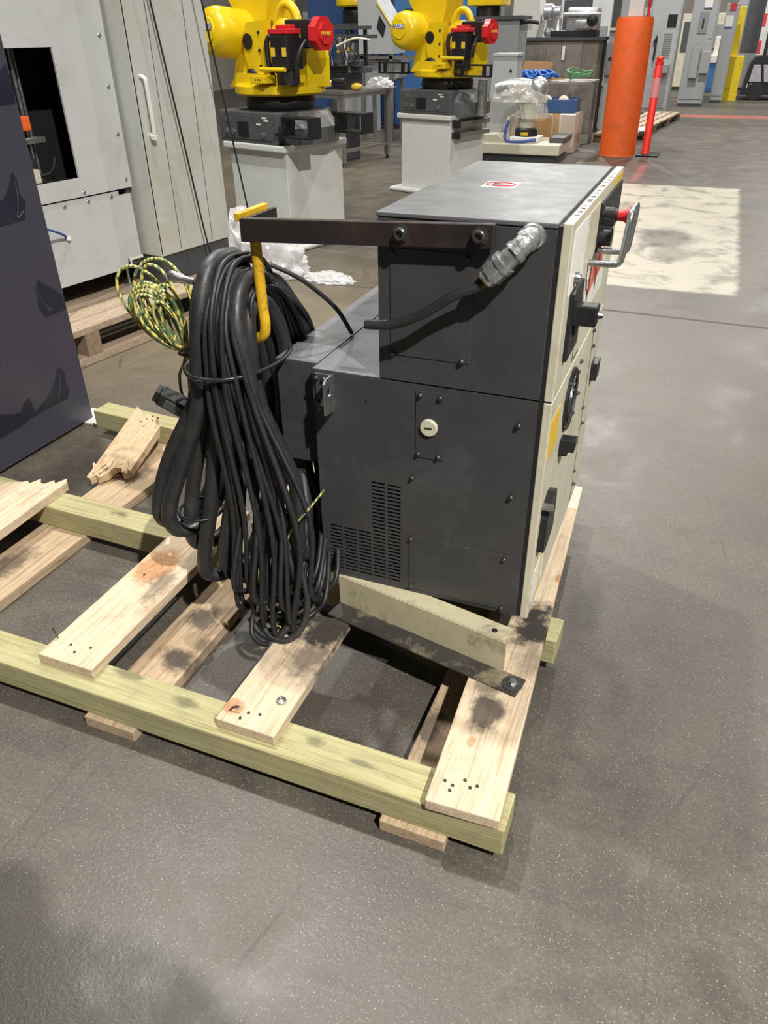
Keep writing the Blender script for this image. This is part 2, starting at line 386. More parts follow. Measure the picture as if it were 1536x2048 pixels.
plank('runner_board', -1.04, -.88, -.556, .95, 0, .038, M['runner'], pal, rz=.4)
plank('runner_board', -1.835, -1.632, -.56, .95, 0, .038, M['runner'], pal)
MB().box(-2.3, .11, -.542, -.438, .038, ZB, .004).build('stringer', M['treated'], pal)
mb = MB().box(-2.31, .10, -.052, .052, .038, ZB, .004)
bmesh.ops.transform(mb.bm, matrix=Matrix.Translation((0, .15, 0)) @ Matrix.Rotation(math.radians(-1.5), 4, 'Z'), verts=mb.bm.verts[:])
mb.build('stringer', M['treated'], pal)
mb = MB().box(-2.2, .0, -.05, .05, .038, ZB, .004)
bmesh.ops.transform(mb.bm, matrix=Matrix.Translation((0, .78, 0)) @ Matrix.Rotation(math.radians(-4), 4, 'Z'), verts=mb.bm.verts[:])
mb.build('stringer', M['treated'], pal)
nail = mesh_only(MB().cyl((0, 0, -.002), (0, 0, .002), .004, seg=8), 'nail_head', plain('rusty_nail', (70, 58, 52), .5, .6))
for x, y in ((-.561, -.476), (-.532, -.47), (-.572, -.498), (-.044, -.488), (-.024, -.494), (.014, -.486), (.028, -.476), (-.026, -.509), (-.002, -.471), (-1.15, -.44), (-1.12, -.46), (-1.09, -.43), (-1.16, -.1)):
    put(nail, 'nail_head', pal, (x, y, ZT))
MB().tube([(-.61, -.485, ZT-.002), (-.60, -.482, ZT+.012), (-.585, -.478, ZT+.016)], .0025, 6).build('bent_nail', M['screw'], pal)
MB().tube([(-1.205, -.43, ZT-.002), (-1.207, -.432, ZT+.02), (-1.215, -.43, ZT+.035)], .0025, 6).build('bent_nail', M['screw'], pal)
# spilled loose things on the pallet
o = MB().tube([(.0095*math.cos(i*math.pi/10), .0095*math.sin(i*math.pi/10), .0035) for i in range(20)], .0035, 8, True, 1).build('steel_washer', M['steel'], None, smooth=40)
o.location = (-.503, -.412, ZT+.0005); tag(o, 'small steel washer ring lying loose on the front deck board', 'washer')
# broken board lying across the far stringer
fr = MB(); n = 12
r_ = random.Random(4)
near_ = [(-.085+.17*i/(n-1), -.23+.055*(i/(n-1))+r_.uniform(-.03, .03)) for i in range(n)]
far_ = [(.085-.17*i/(n-1), .22-.10*(1-i/(n-1))+r_.uniform(-.02, .02)) for i in range(n)]
fr.prism(near_+far_, 'z', 0, .034)
for v in fr.bm.verts:
    if v.co.z < .01: v.co.y += r_.uniform(-.03, .015); v.co.x += r_.uniform(-.004, .004)
o = thing('broken_board', 'short split pine board with splintered ends lying loose beside the navy panel', 'board', (-1.83, .70, .095), 8)
o.rotation_euler = (math.radians(12.5), math.radians(-2), math.radians(9))
fo = fr.build('board', M['frag'], o, world=False)
for i in range(7):
    x = -.08+.16*r_.random(); y = -.2+.03*r_.random(); a = r_.uniform(-.5, .5)
    MB().box(-.004, .004, -.03, .03, .0, .004, mat=Matrix.Translation((x, y, .034)) @ Matrix.Rotation(a, 4, 'Z') @ Matrix.Rotation(r_.uniform(-.3, .3), 4, 'X')).build('splinter', M['frag'], o, world=False)
for x, y in ((.0, .15), (.02, .17), (-.02, .13), (.035, .14), (.01, .1), (.05, .16)): put(nail, 'nail_hole', o, (x, y, .034), world=False)
# white foot plate on the floor behind the navy panel
tag(MB().box(-2.42, -2.20, .955, 1.10, 0, .012, .003).build('foot_plate', M['white']), 'flat white plate on the floor at the foot of the navy panel', 'plate')

# ================================================================ controller cabinet
ZM, ZTOP, ZBOT, D = .8856, 1.264, .264, .785
cab = thing('controller_cabinet', 'dark grey robot controller cabinet with cream front doors standing on the wooden pallet', 'controller', (-.285, .39, ZBOT))
screw_y = mesh_only(MB().lathe([(.0075, 0), (.0075, -.002), (.0055, -.002), (.0055, -.007), (.0035, -.009)], (0, 0, 0), (0, 1, 0), 10), 'screw', M['screw'], 40)
screw_x = mesh_only(MB().lathe([(.007, 0), (.007, .002), (.005, .002), (.005, .006), (.003, .008)], (0, 0, 0), (1, 0, 0), 10), 'screw', M['screw'], 40)
# upper housing, with a folded lid
up = MB().box(-.392, -.008, 0, D, ZM+.002, ZTOP-.012, .002).build('upper_housing', M['dark'], cab)
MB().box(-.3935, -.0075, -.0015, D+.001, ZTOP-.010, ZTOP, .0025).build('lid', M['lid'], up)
MB().box(-.390, -.010, .004, D-.004, ZTOP-.013, ZTOP-.009).build('lid_seam', M['dark2'], up)
MB().box(-.362, -.173, -.0022, .002, .952, 1.192, .0008).build('access_panel', M['dark'], up)
for x, z in ((-.357, 1.181), (-.188, 1.183), (-.357, .956), (-.189, .957)): put(screw_y, 'screw', up, (x, -.002, z))
# lower housing: open box behind a side panel with real ventilation slots
mb = MB().box(-.5715, -.008, .003, D, ZBOT, ZM)
ff = [f for f in mb.bm.faces if f.calc_center_median().y < .004]; bmesh.ops.delete(mb.bm, geom=ff, context='FACES_ONLY')
lo_ = mb.build('lower_housing', M['dark'], cab)
cols = [(-.549, -.512), (-.505, -.468), (-.462, -.425), (-.419, -.382), (-.375, -.338)]
rows = [(.286+.0117*i, .286+.0117*i+.0064) for i in range(27)]
holes = [(x0, x1, z0, z1) for ci, (x0, x1) in enumerate(cols) for ri, (z0, z1) in enumerate(rows) if ci >= 3 or ri < 13]
xs = sorted({-.5715, -.008, *[v for c in cols for v in c]}); zs = sorted({ZBOT, ZM-.001, *[v for r in rows for v in r]})
bm = bmesh.new(); vv = {}
def gv(x, z):
    if (x, z) not in vv: vv[(x, z)] = bm.verts.new((x, 0, z))
    return vv[(x, z)]
hs = {(round(a, 5), round(c, 5)) for a, b, c, d in holes}
for x0, x1 in zip(xs, xs[1:]):
    for z0, z1 in zip(zs, zs[1:]):
        if (round(x0, 5), round(z0, 5)) in hs: continue
        bm.faces.new((gv(x0, z0), gv(x1, z0), gv(x1, z1), gv(x0, z1)))
bmesh.ops.recalc_face_normals(bm, faces=bm.faces[:])
bmesh.ops.solidify(bm, geom=bm.faces[:], thickness=.003)
mb = MB(); mb.bm.free(); mb.bm = bm
sp = mb.build('side_panel', M['dark'], lo_)
co = sp.data.vertices; dy = min(v.co.y for v in co)+.39
for v in co: v.co.y -= dy
MB().box(-.56, -.30, .06, .10, .27, .62).build('dark_back_plate', M['inside'], lo_)  # dark sheet standing in for the shade behind the slots
MB().box(-.298, -.2225, -.0022, .002, .694, .871, .0008).build('lock_panel', M['dark'], lo_)
k = MB().lathe([(.022, 0), (.022, -.006), (.02, -.008), (.0, -.008)][:3], (-.263, -.002, .780), (0, 1, 0), 28).build('lock_disc', M['cream'], lo_, smooth=40)
MB().box(-.272, -.254, -.0115, -.009, .779, .782).build('lock_slot', M['blackink'], lo_)
for x, z in ((-.286, .861), (-.236, .861), (-.289, .705), (-.237, .705), (-.047, .822), (-.049, .630), (-.304, .633), (-.306, .445), (-.052, .444), (-.048, .284), (-.304, .287)): put(screw_y, 'screw', lo_, (x, -.002, z))
MB().box(-.312, -.041, -.0022, .002, .276, .452, .0008).build('access_panel', M['dark'], lo_)
MB().cyl((-.429, -.0006, .821), (-.429, .002, .821), .004, seg=10).build('bolt_hole', M['inside'], lo_)
# rear box, lug, feet
bb = MB().box(-.692, -.575, .034, .72, .60, ZM, .002).build('rear_duct', M['dark'], cab)
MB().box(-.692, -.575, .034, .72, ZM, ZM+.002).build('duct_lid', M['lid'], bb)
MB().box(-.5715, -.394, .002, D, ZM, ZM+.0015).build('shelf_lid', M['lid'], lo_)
lug = MB().box(-.562, -.515, -.006, 0, .79, .879, .001)
mb = MB(); 
pts = [(-.052, .79), (-.008, .785), (0, .79), (0, .879), (-.04, .881), (-.052, .872)]
hole = [(-.028+.011*math.cos(2*math.pi*i/14), .845+.014*math.sin(2*math.pi*i/14)) for i in range(14)]
bm = mb.bm; O = [bm.verts.new((-.519, y, z)) for y, z in pts]; Hh = [bm.verts.new((-.519, y, z)) for y, z in hole]
eds = [bm.edges.new((O[i], O[(i+1) % len(O)])) for i in range(len(O))]+[bm.edges.new((Hh[i], Hh[(i+1) % 14])) for i in range(14)]
bmesh.ops.triangle_fill(bm, use_beauty=True, edges=eds)
ex = bmesh.ops.extrude_face_region(bm, geom=bm.faces[:]); bmesh.ops.translate(bm, vec=(.006, 0, 0), verts=[v for v in ex['geom'] if isinstance(v, bmesh.types.BMVert)])
lg = mb.build('lifting_lug', M['steel'], cab)
lug.build('lug_plate', M['dark'], lg)
for x, z in ((-.556, .868), (-.536, .868), (-.556, .80)): put(screw_y, 'screw', lg, (x, -.006, z), world=True)
for x in (-.52, -.05):
    for y in (.07, .7): MB().cyl((x, y, ZBOT-.028), (x, y, ZBOT), .02, seg=14).build('foot', M['black'], cab)
# doors
MB().box(-.008, .002, .002, D-.002, ZBOT+.002, ZTOP-.006).build('gasket', M['dark2'], cab)
ud = MB().box(.002, .022, 0, D, ZM+.002, ZTOP+.001, .0025).build('upper_door', M['cream'], cab)
ld_ = MB().box(.002, .022, 0, D, ZBOT-.001, ZM-.002, .0025).build('lower_door', M['cream'], cab)
FX = .022
def onf(name, y0, y1, z0, z1, t, m, par, bev=0): return MB().box(FX-.001, FX+t, y0, y1, z0, z1, bev).build(name, m, par)
wear = paint('black_scuffs', (44, 42, 40), .6, .2, 20)
r_ = random.Random(11)
for i in range(16):   # scuffed paint along the top edge of the door
    y = .08+.6*i/16+r_.uniform(-.01, .01); MB().prism([(.006+r_.uniform(0, .004), y), (.019, y+r_.uniform(-.01, .01)), (.018, y+r_.uniform(.008, .02)), (.008, y+.008)], 'z', ZTOP+.0008, ZTOP+.0014).build('scuff_mark', wear, ud)
onf('name_plate', .03, .20, 1.115, 1.245, .0015, M['white'], ud)
onf('cover_plate', .22, .37, 1.10, 1.245, .002, M['cream'], ud, .0006)
op = onf('operator_panel', .385, .772, 1.125, 1.236, .005, M['black'], ud, .001)
onf('warning_strip', .60, .765, 1.240, 1.256, .001, M['ylabel'], ud)
es = MB().lathe([(.017, 0), (.017, .025), (.014, .026), (.014, .034)], (.026, .43, 1.205), (1, 0, 0), 18).build('stop_button_base', M['black'], op, smooth=40)
MB().lathe([(.012, .03), (.014, .05), (.024, .062), (.023, .068), (.010, .072)], (.026, .43, 1.205), (1, 0, 0), 20).build('stop_button', M['red'], op, smooth=50)
MB().lathe([(.021, 0), (.021, .028), (.019, .030), (.005, .030)], (.026, .405, 1.158), (1, 0, 0), 18).build('selector_knob', M['black'], op, smooth=40)
MB().box(.026, .055, .408, .43, 1.182, 1.20, .002).build('key_switch', M['black'], op)
MB().box(.026, .034, .40, .425, 1.135, 1.142).build('indicator', M['ylabel'], op)
MB().tube([(.020, .27, 1.128), (.07, .27, 1.128), (.092, .27, 1.132), (.098, .27, 1.15), (.102, .27, 1.21), (.103, .275, 1.232), (.103, .29, 1.24), (.103, .375, 1.24), (.103, .39, 1.232), (.102, .395, 1.21), (.098, .395, 1.15), (.092, .395, 1.132), (.07, .395, 1.128), (.020, .395, 1.128)], .0075, 12).build('door_handle', M['steel'], ud, smooth=60)
onf('warning_sheet', .31, .62, .985, 1.105, .001, M['white'], ud)
MB().prism([(.315, 1.03), (.36, 1.10), (.60, 1.10), (.56, 1.05)], 'x', FX, FX+.0018).build('red_print', M['dryink'], ud)
bk = onf('breaker_plate', .062, .20, .96, 1.112, .010, M['black'], ud, .003)
MB().box(.030, .083, .066, .104, 1.043, 1.088, .004).build('breaker_handle', M['black'], bk)
MB().cyl((.083, .085, 1.066), (.094, .085, 1.066), .009, .005, 10).build('handle_tip', M['screw'], bk)
MB().lathe([(.034, .008), (.034, .014), (.03, .016), (.0, .016)][:3], (FX, .13, 1.035), (1, 0, 0), 24).build('breaker_ring', M['black'], bk, smooth=40)
MB().lathe([(.013, 0), (.013, .008), (.010, .014), (.007, .014)], (FX, .09, 1.139), (1, 0, 0), 16).build('key_lock', M['steel'], ud, smooth=40)
fan = MB().lathe([(.082, 0), (.082, .006), (.076, .009), (.07, .006)], (FX, .272, .785), (1, 0, 0), 32).build('fan_guard', M['black'], ld_, smooth=40)
for r in (.058, .042, .026): MB().tube([(FX+.008, .272+r*math.cos(2*math.pi*i/20), .785+r*math.sin(2*math.pi*i/20)) for i in range(20)], .0022, 6, True, 2).build('guard_ring', M['screw'], fan)
for a in range(4):
    c, s = math.cos(a*math.pi/2+.7), math.sin(a*math.pi/2+.7); put(screw_x, 'screw', fan, (FX+.004, .272+.08*c, .785+.08*s))
MB().lathe([(.07, 0), (.07, .002)], (FX, .272, .785), (1, 0, 0), 28).build('fan_opening', M['inside'], fan)
onf('warning_label', .012, .13, .735, .832, .001, M['ylabel'], ld_)
MB().prism([(FX, .70), (.062, .703), (.060, .672), (.046, .672), (.044, .660), (FX, .655)], 'y', .195, .235).build('latch_clip', M['black'], ld_)
cc = MB().prism([(.02, .47), (.05, .462), (.10, .468), (.14, .48), (.145, .56), (.13, .60), (.09, .612), (.05, .60), (.03, .56)], 'x', FX-.001, FX+.018).build('connector_cover', M['black'], ld_)
MB().cyl((FX, .03, .60), (.05, .03, .60), .010, seg=10).build('connector_knob', M['steel'], cc)
onf('door_seam', .618, .622, .275, ZM-.01, .0008, M['dark2'], ld_)
onf('side_latch', .68, .745, .675, .73, .02, M['black'], ld_, .003)
for y, z in ((.60, .86), (.60, .62), (.60, .40), (.64, .80), (.64, .55), (.64, .33), (.40, .84), (.42, .74)): put(screw_x, 'screw', ld_, (FX, y, z))
onf('plate_label', .02, .16, .30, .40, .001, M['white'], ld_)
onf('plate_stripe', .10, .115, .285, .41, .0015, M['ylabel'], ld_)
onf('dark_slot', .22, .226, .90, .99, .0008, M['dark2'], ud)
onf('dark_slot', .24, .31, .90, .904, .0008, M['dark2'], ud)
# label on the lid
lb = MB().box(-.266, -.183, .353, .437, ZTOP-.0005, ZTOP+.0008).build('hand_warning_label', M['white'], up)
lb['label'] = 'white warning sticker with red oval and two black hands'
MB().tube([(-.2245+.036*math.cos(t*math.pi/10), .395+.026*math.sin(t*math.pi/10), ZTOP+.0012) for t in range(20)], .0022, 4, True, 2).build('red_oval', M['redink'], lb)
for dy in (-.008, .010): MB().prism([(-.245, .393+dy), (-.225, .391+dy), (-.205, .396+dy), (-.203, .400+dy), (-.222, .399+dy), (-.245, .400+dy)], 'z', ZTOP+.0006, ZTOP+.0018).build('hand_print', M['blackink'], lb)
# hanger arm with hook
arm = MB(); 
arm.prism([(-.717, 1.183), (-.128, 1.212), (-.128, 1.260), (-.716, 1.234)], 'y', -.030, -.010)
bmesh.ops.bevel(arm.bm, geom=arm.bm.edges[:], offset=.0015, segments=1, affect='EDGES')
ar = arm.build('hanger_arm', M['bar'], cab)
ar['label'] = 'flat blackened steel arm bolted to the upper housing'
for x, z in ((-.325, 1.230), (-.156, 1.237)):
    b_ = MB().lathe([(.018, 0), (.018, -.003), (.013, -.003), (.013, -.013), (.011, -.015), (.007, -.015), (.007, -.008)], (x, -.030, z), (0, 1, 0), 20).build('socket_bolt', M['screw'], ar, smooth=40)
MB().cyl((-.70, -.0306, 1.205), (-.70, -.029, 1.205), .003, seg=8).build('pin_hole', M['inside'], ar)
MB().box(-.717, -.705, -.012, .125, 1.185, 1.232, .001).build('cross_bracket', M['bar'], ar)
MB().box(-.735, -.719, -.02, .11, 1.225, 1.243, .002).build('yellow_angle', M['yellow'], ar)
hk = MB().tube([(-.700, .006, 1.215), (-.700, .006, 1.12), (-.697, .004, 1.02), (-.694, .002, .985), (-.700, .002, .958), (-.725, .004, .944), (-.78, .01, .938), (-.83, .015, .948), (-.853, .015, .975), (-.858, .012, 1.045)], .0135, 14).build('hook', M['yellow'], ar, smooth=60)
hk['label'] = 'scratched yellow pipe hook'
# conduit elbow and cut cable
el = MB().tube([(-.056, .004, 1.236), (-.058, -.020, 1.236), (-.064, -.036, 1.230), (-.082, -.044, 1.210), (-.106, -.045, 1.184)], .0215, 18).build('conduit_elbow', M['cast'], cab, smooth=60)
for t in ((-.060, -.028, 1.234), (-.078, -.043, 1.214)): MB().cyl((t[0]+.004, t[1]+.002, t[2]+.004), (t[0]-.004, t[1]-.003, t[2]-.004), .0245, seg=20).build('elbow_rib', M['cast'], el, smooth=40)
dd = Vector((-.030, -.001, -.032)).normalized(); p0 = Vector((-.097, -.045, 1.195))
MB().cyl(p0, p0+dd*.012, .027, seg=20).cyl(p0+dd*.012, p0+dd*.040, .0255, seg=8).cyl(p0+dd*.040, p0+dd*.052, .021, seg=20).build('gland_nut', M['cast'], el, smooth=30)
MB().lathe([(.027, 0), (.027, -.003), (.024, -.008)], (-.056, 0, 1.236), (0, 1, 0), 22).build('elbow_flange', M['cast'], el, smooth=40)
MB().cyl(p0+dd*.050, p0+dd*.056, .018, seg=18).build('yellow_seal', M['ylabel'], el)
MB().tube([tuple(p0+dd*.045), tuple(p0+dd*.075), (-.20, -.055, 1.118), (-.26, -.060, 1.078), (-.316, -.06, 1.050), (-.36, -.06, 1.040), (-.398, -.06, 1.037)], .0108, 12).build('cut_cable', M['rubber'], el, smooth=60)

# ================================================================ steel channels under the controller
def channel(label, loc, rz, flange=True):
    c = thing('mounting_channel', label, 'steel channel', loc, rz, 'steel channels under the controller')
    m = M['cream_worn']
    MB().box(-.268, .262, 0, .005, .004, .104).build('web', m, c, world=False)
    MB().box(-.268, .255, .004, .062, .0995, .104).build('top_flange', m, c, world=False)
    MB().cyl((.215, .030, .1035), (.215, .030, .1046), .008, seg=14).build('bolt_hole', M['inside'], c, world=False)
    bf = MB().box(-.268, .325 if flange else .25, -.062, .005, 0, .006, .001).build('bottom_flange', paint('tarred_flange', (52, 49, 46), .5, .2, 10, dirt=(150, 140, 112), dirt_amt=.8, dirt_scale=6, bump=.2) if flange else m, c, world=False)
    if not flange: return c
    bo = MB().lathe([(.027, 0), (.027, .003)], (.302, -.028, .006), (0, 0, 1), 28).build('washer', M['screw'], c, world=False)
    MB().cyl((.302, -.028, .009), (.302, -.028, .012), .0125, seg=18).cyl((.302, -.028, .012), (.302, -.028, .020), .0095, seg=6).build('hex_bolt', M['steel'], bo, world=False)
    return c
channel('worn cream steel channel bolted down at the front edge of the pallet', (-.263, -.060, ZT+.0005), -11.5)
channel('steel channel under the back of the controller, mostly hidden', (-.27, .52, ZT+.0005), 0, False)
# ================================================================ cable bundle on the hook
bun = thing('cable_bundle', 'big bundle of black hoses and cables hanging from the yellow hook', 'cable bundle', (-.80, 0, ZT))
rr = random.Random(21)
def loop(r, xc, zc, xt, yt, bx, by, bz, dx=.06, back=.12, bulge=0, name='cable', m='rubber2', seg=8, lean=0.0):
    """one turn: bottom -> front strand -> tie -> over the hook -> back strand -> bottom"""
    zt = .885
    P = [(bx, by, bz), (bx-.012+lean*.2, by-.012, bz+.06), (bx*.62+xt*.38+lean, by*.6+yt*.4, bz+(zt-bz)*.42), (xt+(bx-xt)*.08+lean*.3, yt-.006, zt-.10), (xt, yt, zt), (xc*.7+xt*.3, yt*.85, zt+(zc-zt)*.55),
         (xc, yt*.35, zc-.015), (xc+.004, .035, zc), (xc+.012, .035+back*.45, zc-.035), (xc+.02+bulge*.6, .03+back*.85, zt+.02), (xc+.02+bulge, .03+back, zt-.16),
         (bx*.5+xc*.5+dx*.6, .02+back*.7, bz+.22), (bx+dx, by+.11, bz+.06), (bx+dx*.6, by+.06, bz+.004)]
    P = [(x+rr.uniform(-.003, .003), y+rr.uniform(-.003, .003), z) for x, y, z in P]
    return MB().tube(P, r, seg, True, 5).build(name, M[m], bun, smooth=80)
# thick hoses, left to right
for a in ((.0195, -.845, 1.085, -.862, -.060, -1.035, -.085, .375, .075, .10, -.03), (.0215, -.812, 1.128, -.827, -.108, -.955, -.140, .400, .060, .12, -.015),
          (.0210, -.835, 1.060, -.850, -.030, -.930, -.090, .330, .060, .08, -.02), (.0210, -.795, 1.100, -.806, -.078, -.872, -.135, .262, .090, .10, 0.0),
          (.0215, -.765, 1.088, -.750, -.108, -.800, -.130, .300, .060, .10, .01), (.0205, -.735, 1.088, -.700, -.088, -.660, -.100, .360, .030, .10, .03),
          (.0190, -.725, 1.030, -.715, -.040, -.620, -.030, .330, .030, .08, .03)):
    loop(*a[:10], name='hose', m='rubber', seg=12, lean=a[10])
# thin cables
for i in range(16):
    t = i/15; front = i in (1, 4, 5, 9)
    xt = -.80+.095*t; yt = -.130 if front else -.055+.05*rr.random()
    loop(.0068+.0008*rr.random(), -.79+.07*t+rr.uniform(-.008, .008), (1.115 if front else 1.05)+.02*rr.random(), xt, yt, -.775+.205*t+rr.uniform(-.02, .02), -.165-.035*math.sin(t*3)+rr.uniform(-.02, .03),
         max(.205+.10*rr.random()-.02*t, ZT+.02), .05+.03*rr.random(), .13+.07*rr.random(), .02*rr.random(), lean=.012)
# slack turns lowest at the front right, resting on the deck board
loop(.0088, -.735, 1.085, -.70, -.105, -.575, -.185, ZT+.013, -.06, .16, lean=.06)
loop(.0080, -.74, 1.07, -.695, -.09, -.535, -.14, .27, -.02, .18, lean=.05)
loop(.0072, -.75, 1.09, -.715, -.12, -.62, -.21, ZT+.012, -.03, .18, lean=.03)
loop(.0072, -.76, 1.09, -.74, -.125, -.66, -.20, ZT+.012, .05, .18, lean=.02)
loop(.0072, -.76, 1.08, -.73, -.12, -.60, -.17, ZT+.03, .02, .18, lean=.03)
MB().tube([(-.80, -.12, .50), (-.815, -.135, .40), (-.80, -.14, .30), (-.785, -.15, .235), (-.775, -.152, .215)], .0075, 8).build('cable', M['rubber2'], bun, smooth=80)
MB().tube([(-.70, -.15, .40), (-.70, -.19, .25), (-.69, -.235, ZT+.03), (-.66, -.25, ZT+.01), (-.63, -.245, ZT+.009)], .0072, 8).build('cable', M['rubber2'], bun, smooth=80)
for dx, dz in ((0, 0), (-.03, .02)):
    MB().tube([(-.685+dx, -.06, .66), (-.64+dx, -.10, .54+dz), (-.585+dx, -.135, .41+dz), (-.548+dx, -.16, .30+dz), (-.552+dx, -.185, .215+dz), (-.59+dx, -.215, ZT+.012), (-.64+dx, -.22, ZT+.013), (-.685+dx, -.20, .20)], .0092, 10).build('cable', M['rubber'], bun, smooth=80)
# fan of thin cables at the back right of the hook
for i in range(13):
    t = i/12
    MB().tube([(-.80+.02*t, .03, .99+.02*rr.random()), (-.775+.015*t, .07, 1.06-.03*t), (-.735+.03*t, .11+.02*t, 1.075-.06*t), (-.715+.02*t, .16+.05*t, 1.03-.08*t), (-.71+.004*t, .20+.08*t, .93-.08*t), (-.716, .22+.09*t, .78-.06*t), (-.725, .20+.1*t, .62), (-.74, .17+.08*t, .48), (-.74, .10+.05*t, .36+.02*rr.random())], .0082, 8).build('cable', M['rubber2'], bun, smooth=80)
MB().tube([(-.72, .10, 1.10), (-.66, .14, 1.06), (-.60, .20, .98), (-.575, .24, .905), (-.578, .25, .897)], .006, 8).build('cable', M['rubber2'], bun, smooth=80)
for i in range(6):
    t = i/5
    MB().tube([(-.72-.02*t, .20, .55), (-.68-.03*t, .12, .46), (-.64-.04*t, .02-.03*t, .40), (-.63-.05*t, -.03, .30), (-.66-.04*t, -.02, .20+.02*t), (-.72-.02*t, .04, ZT+.02+.01*t)], .008, 8).build('cable', M['rubber2'], bun, smooth=80)
# ties
def ring(cx, cy, cz, rx, ry, r, tilt=0): return [(cx+rx*math.cos(a*math.pi/12), cy+ry*math.sin(a*math.pi/12), cz+tilt*math.cos(a*math.pi/12)) for a in range(24)]
MB().tube(ring(-.786, .012, .885, .120, .166, .005, .004), .006, 8, True, 3).build('cable_tie', M['black'], bun, smooth=80)
MB().box(-.80, -.782, -.163, -.150, .872, .886, .002).build('tie_head', M['black'], bun)
MB().tube(ring(-.90, -.10, .46, .06, .06, .004), .005, 8, True, 3).build('cable_tie', M['black'], bun, smooth=80)
# plugs
pg = MB().lathe([(.011, 0), (.0135, .003), (.0135, .018), (.012, .020), (.012, .034), (.009, .038), (.009, .07)], (-.915, -.05, 1.095), (.9, .0, -.12), 18).build('round_connector', M['steel'], bun, smooth=40)
MB().lathe([(.0098, -.001), (.0098, .002)], (-.915, -.05, 1.095), (.9, .0, -.12), 16).build('connector_face', M['inside'], pg)
MB().tube([(-.848, -.05, 1.087), (-.83, -.04, 1.07), (-.81, .0, 1.03)], .009, 8).build('connector_lead', M['rubber2'], pg, smooth=80)
RM = Matrix.Translation((-.985, -.02, .735)) @ Matrix.Rotation(math.radians(38), 4, 'Y') @ Matrix.Rotation(math.radians(20), 4, 'Z')
pl_ = MB().box(-.05, .05, -.022, .022, -.022, .022, .005, RM).box(-.062, -.05, -.018, .018, -.018, .018, .002, RM).build('square_plug', M['black'], bun)
MB().box(-.03, .03, -.025, -.021, -.014, .014, .001, RM).build('plug_latch', M['robotgrey'], pl_)
RM = Matrix.Translation((-.965, -.02, .655)) @ Matrix.Rotation(math.radians(15), 4, 'Y')
MB().box(-.022, .022, -.018, .018, -.035, .03, .007, RM).build('square_plug', M['robotgrey'], bun)
RM = Matrix.Translation((-1.05, -.09, .47))
MB().lathe([(.012, 0), (.016, .004), (.016, .03), (.012, .034)], (-1.06, -.09, .475), (.7, .2, -.5), 16).build('round_connector', M['black'], bun, smooth=40)
# hang tag strap and the single earth wire
MB().tube([(-.512, -.09, .60), (-.55, -.12, .545), (-.59, -.13, .49), (-.615, -.135, .43), (-.635, -.14, .35), (-.66, -.15, .27), (-.69, -.16, .235), (-.705, -.165, .21), (-.70, -.17, .185), (-.665, -.175, .175), (-.62, -.18, .178), (-.58, -.17, .185)], .003, 6).build('earth_wire', M['wire'], bun, smooth=80)

# coil of green and yellow wire tied to its left
gc = thing('earth_wire_coil', 'coil of green and yellow striped wire tied beside the black cable bundle', 'wire coil', (-.95, .02, .60))
base = Vector((-.952, .015, .885))
def wl_(ang, L, W, oy, tw, r=.0042):
    d = Vector((math.sin(ang), 0, math.cos(ang))); s_ = Vector((math.cos(ang), 0, -math.sin(ang)))
    P = []
    for i in range(12):
        a = 2*math.pi*i/12
        P.append(base+d*(L*.5*(1-math.cos(a)))+s_*(W*.5*math.sin(a)*(1-.35*math.cos(a)))+Vector((0, oy*math.sin(a*.5)+tw*math.sin(a), 0)))
    return MB().tube(P, r, 7, True, 5).build('wire_loop', M['wire'], gc, smooth=80)
for ang, L, W, oy, tw in ((-.62, .245, .10, -.02, .02), (-.46, .235, .13, .03, .02), (-.22, .225, .075, -.03, .01), (.02, .19, .055, .0, .02), (-.08, .175, .05, -.03, .01), (-.52, .185, .10, -.04, .015),
                        (-.50, .175, .085, -.05, .01), (-.48, .190, .075, -.03, .02), (-.44, .165, .07, -.06, .01), (-.42, .180, .06, -.02, .02), (-.38, .155, .055, -.05, .01), (-.33, .165, .05, -.04, .0), (-.10, .14, .045, -.06, .01), (-.03, .165, .04, -.05, .01), (.0, .15, .035, -.04, .02)):
    wl_(ang, L, W, oy, tw)
for dx, dy in ((-.008, 0), (.0, .008), (.006, -.004)):
    MB().tube([base+Vector((dx, dy, .02)), base+Vector((dx, dy, -.03)), base+Vector((dx*3-.01, dy, -.08)), base+Vector((dx*2-.02, dy*2, -.14)), base+Vector((dx+.005, dy*2-.01, -.19)), base+Vector((.06, dy-.02, -.24))], .0042, 7).build('wire_tail', M['wire'], gc, smooth=80)
MB().tube([tuple(base+Vector((.02*math.cos(a*math.pi/8), .018*math.sin(a*math.pi/8), -.012))) for a in range(16)], .004, 6, True, 2).build('wire_tie', M['black'], gc, smooth=80)
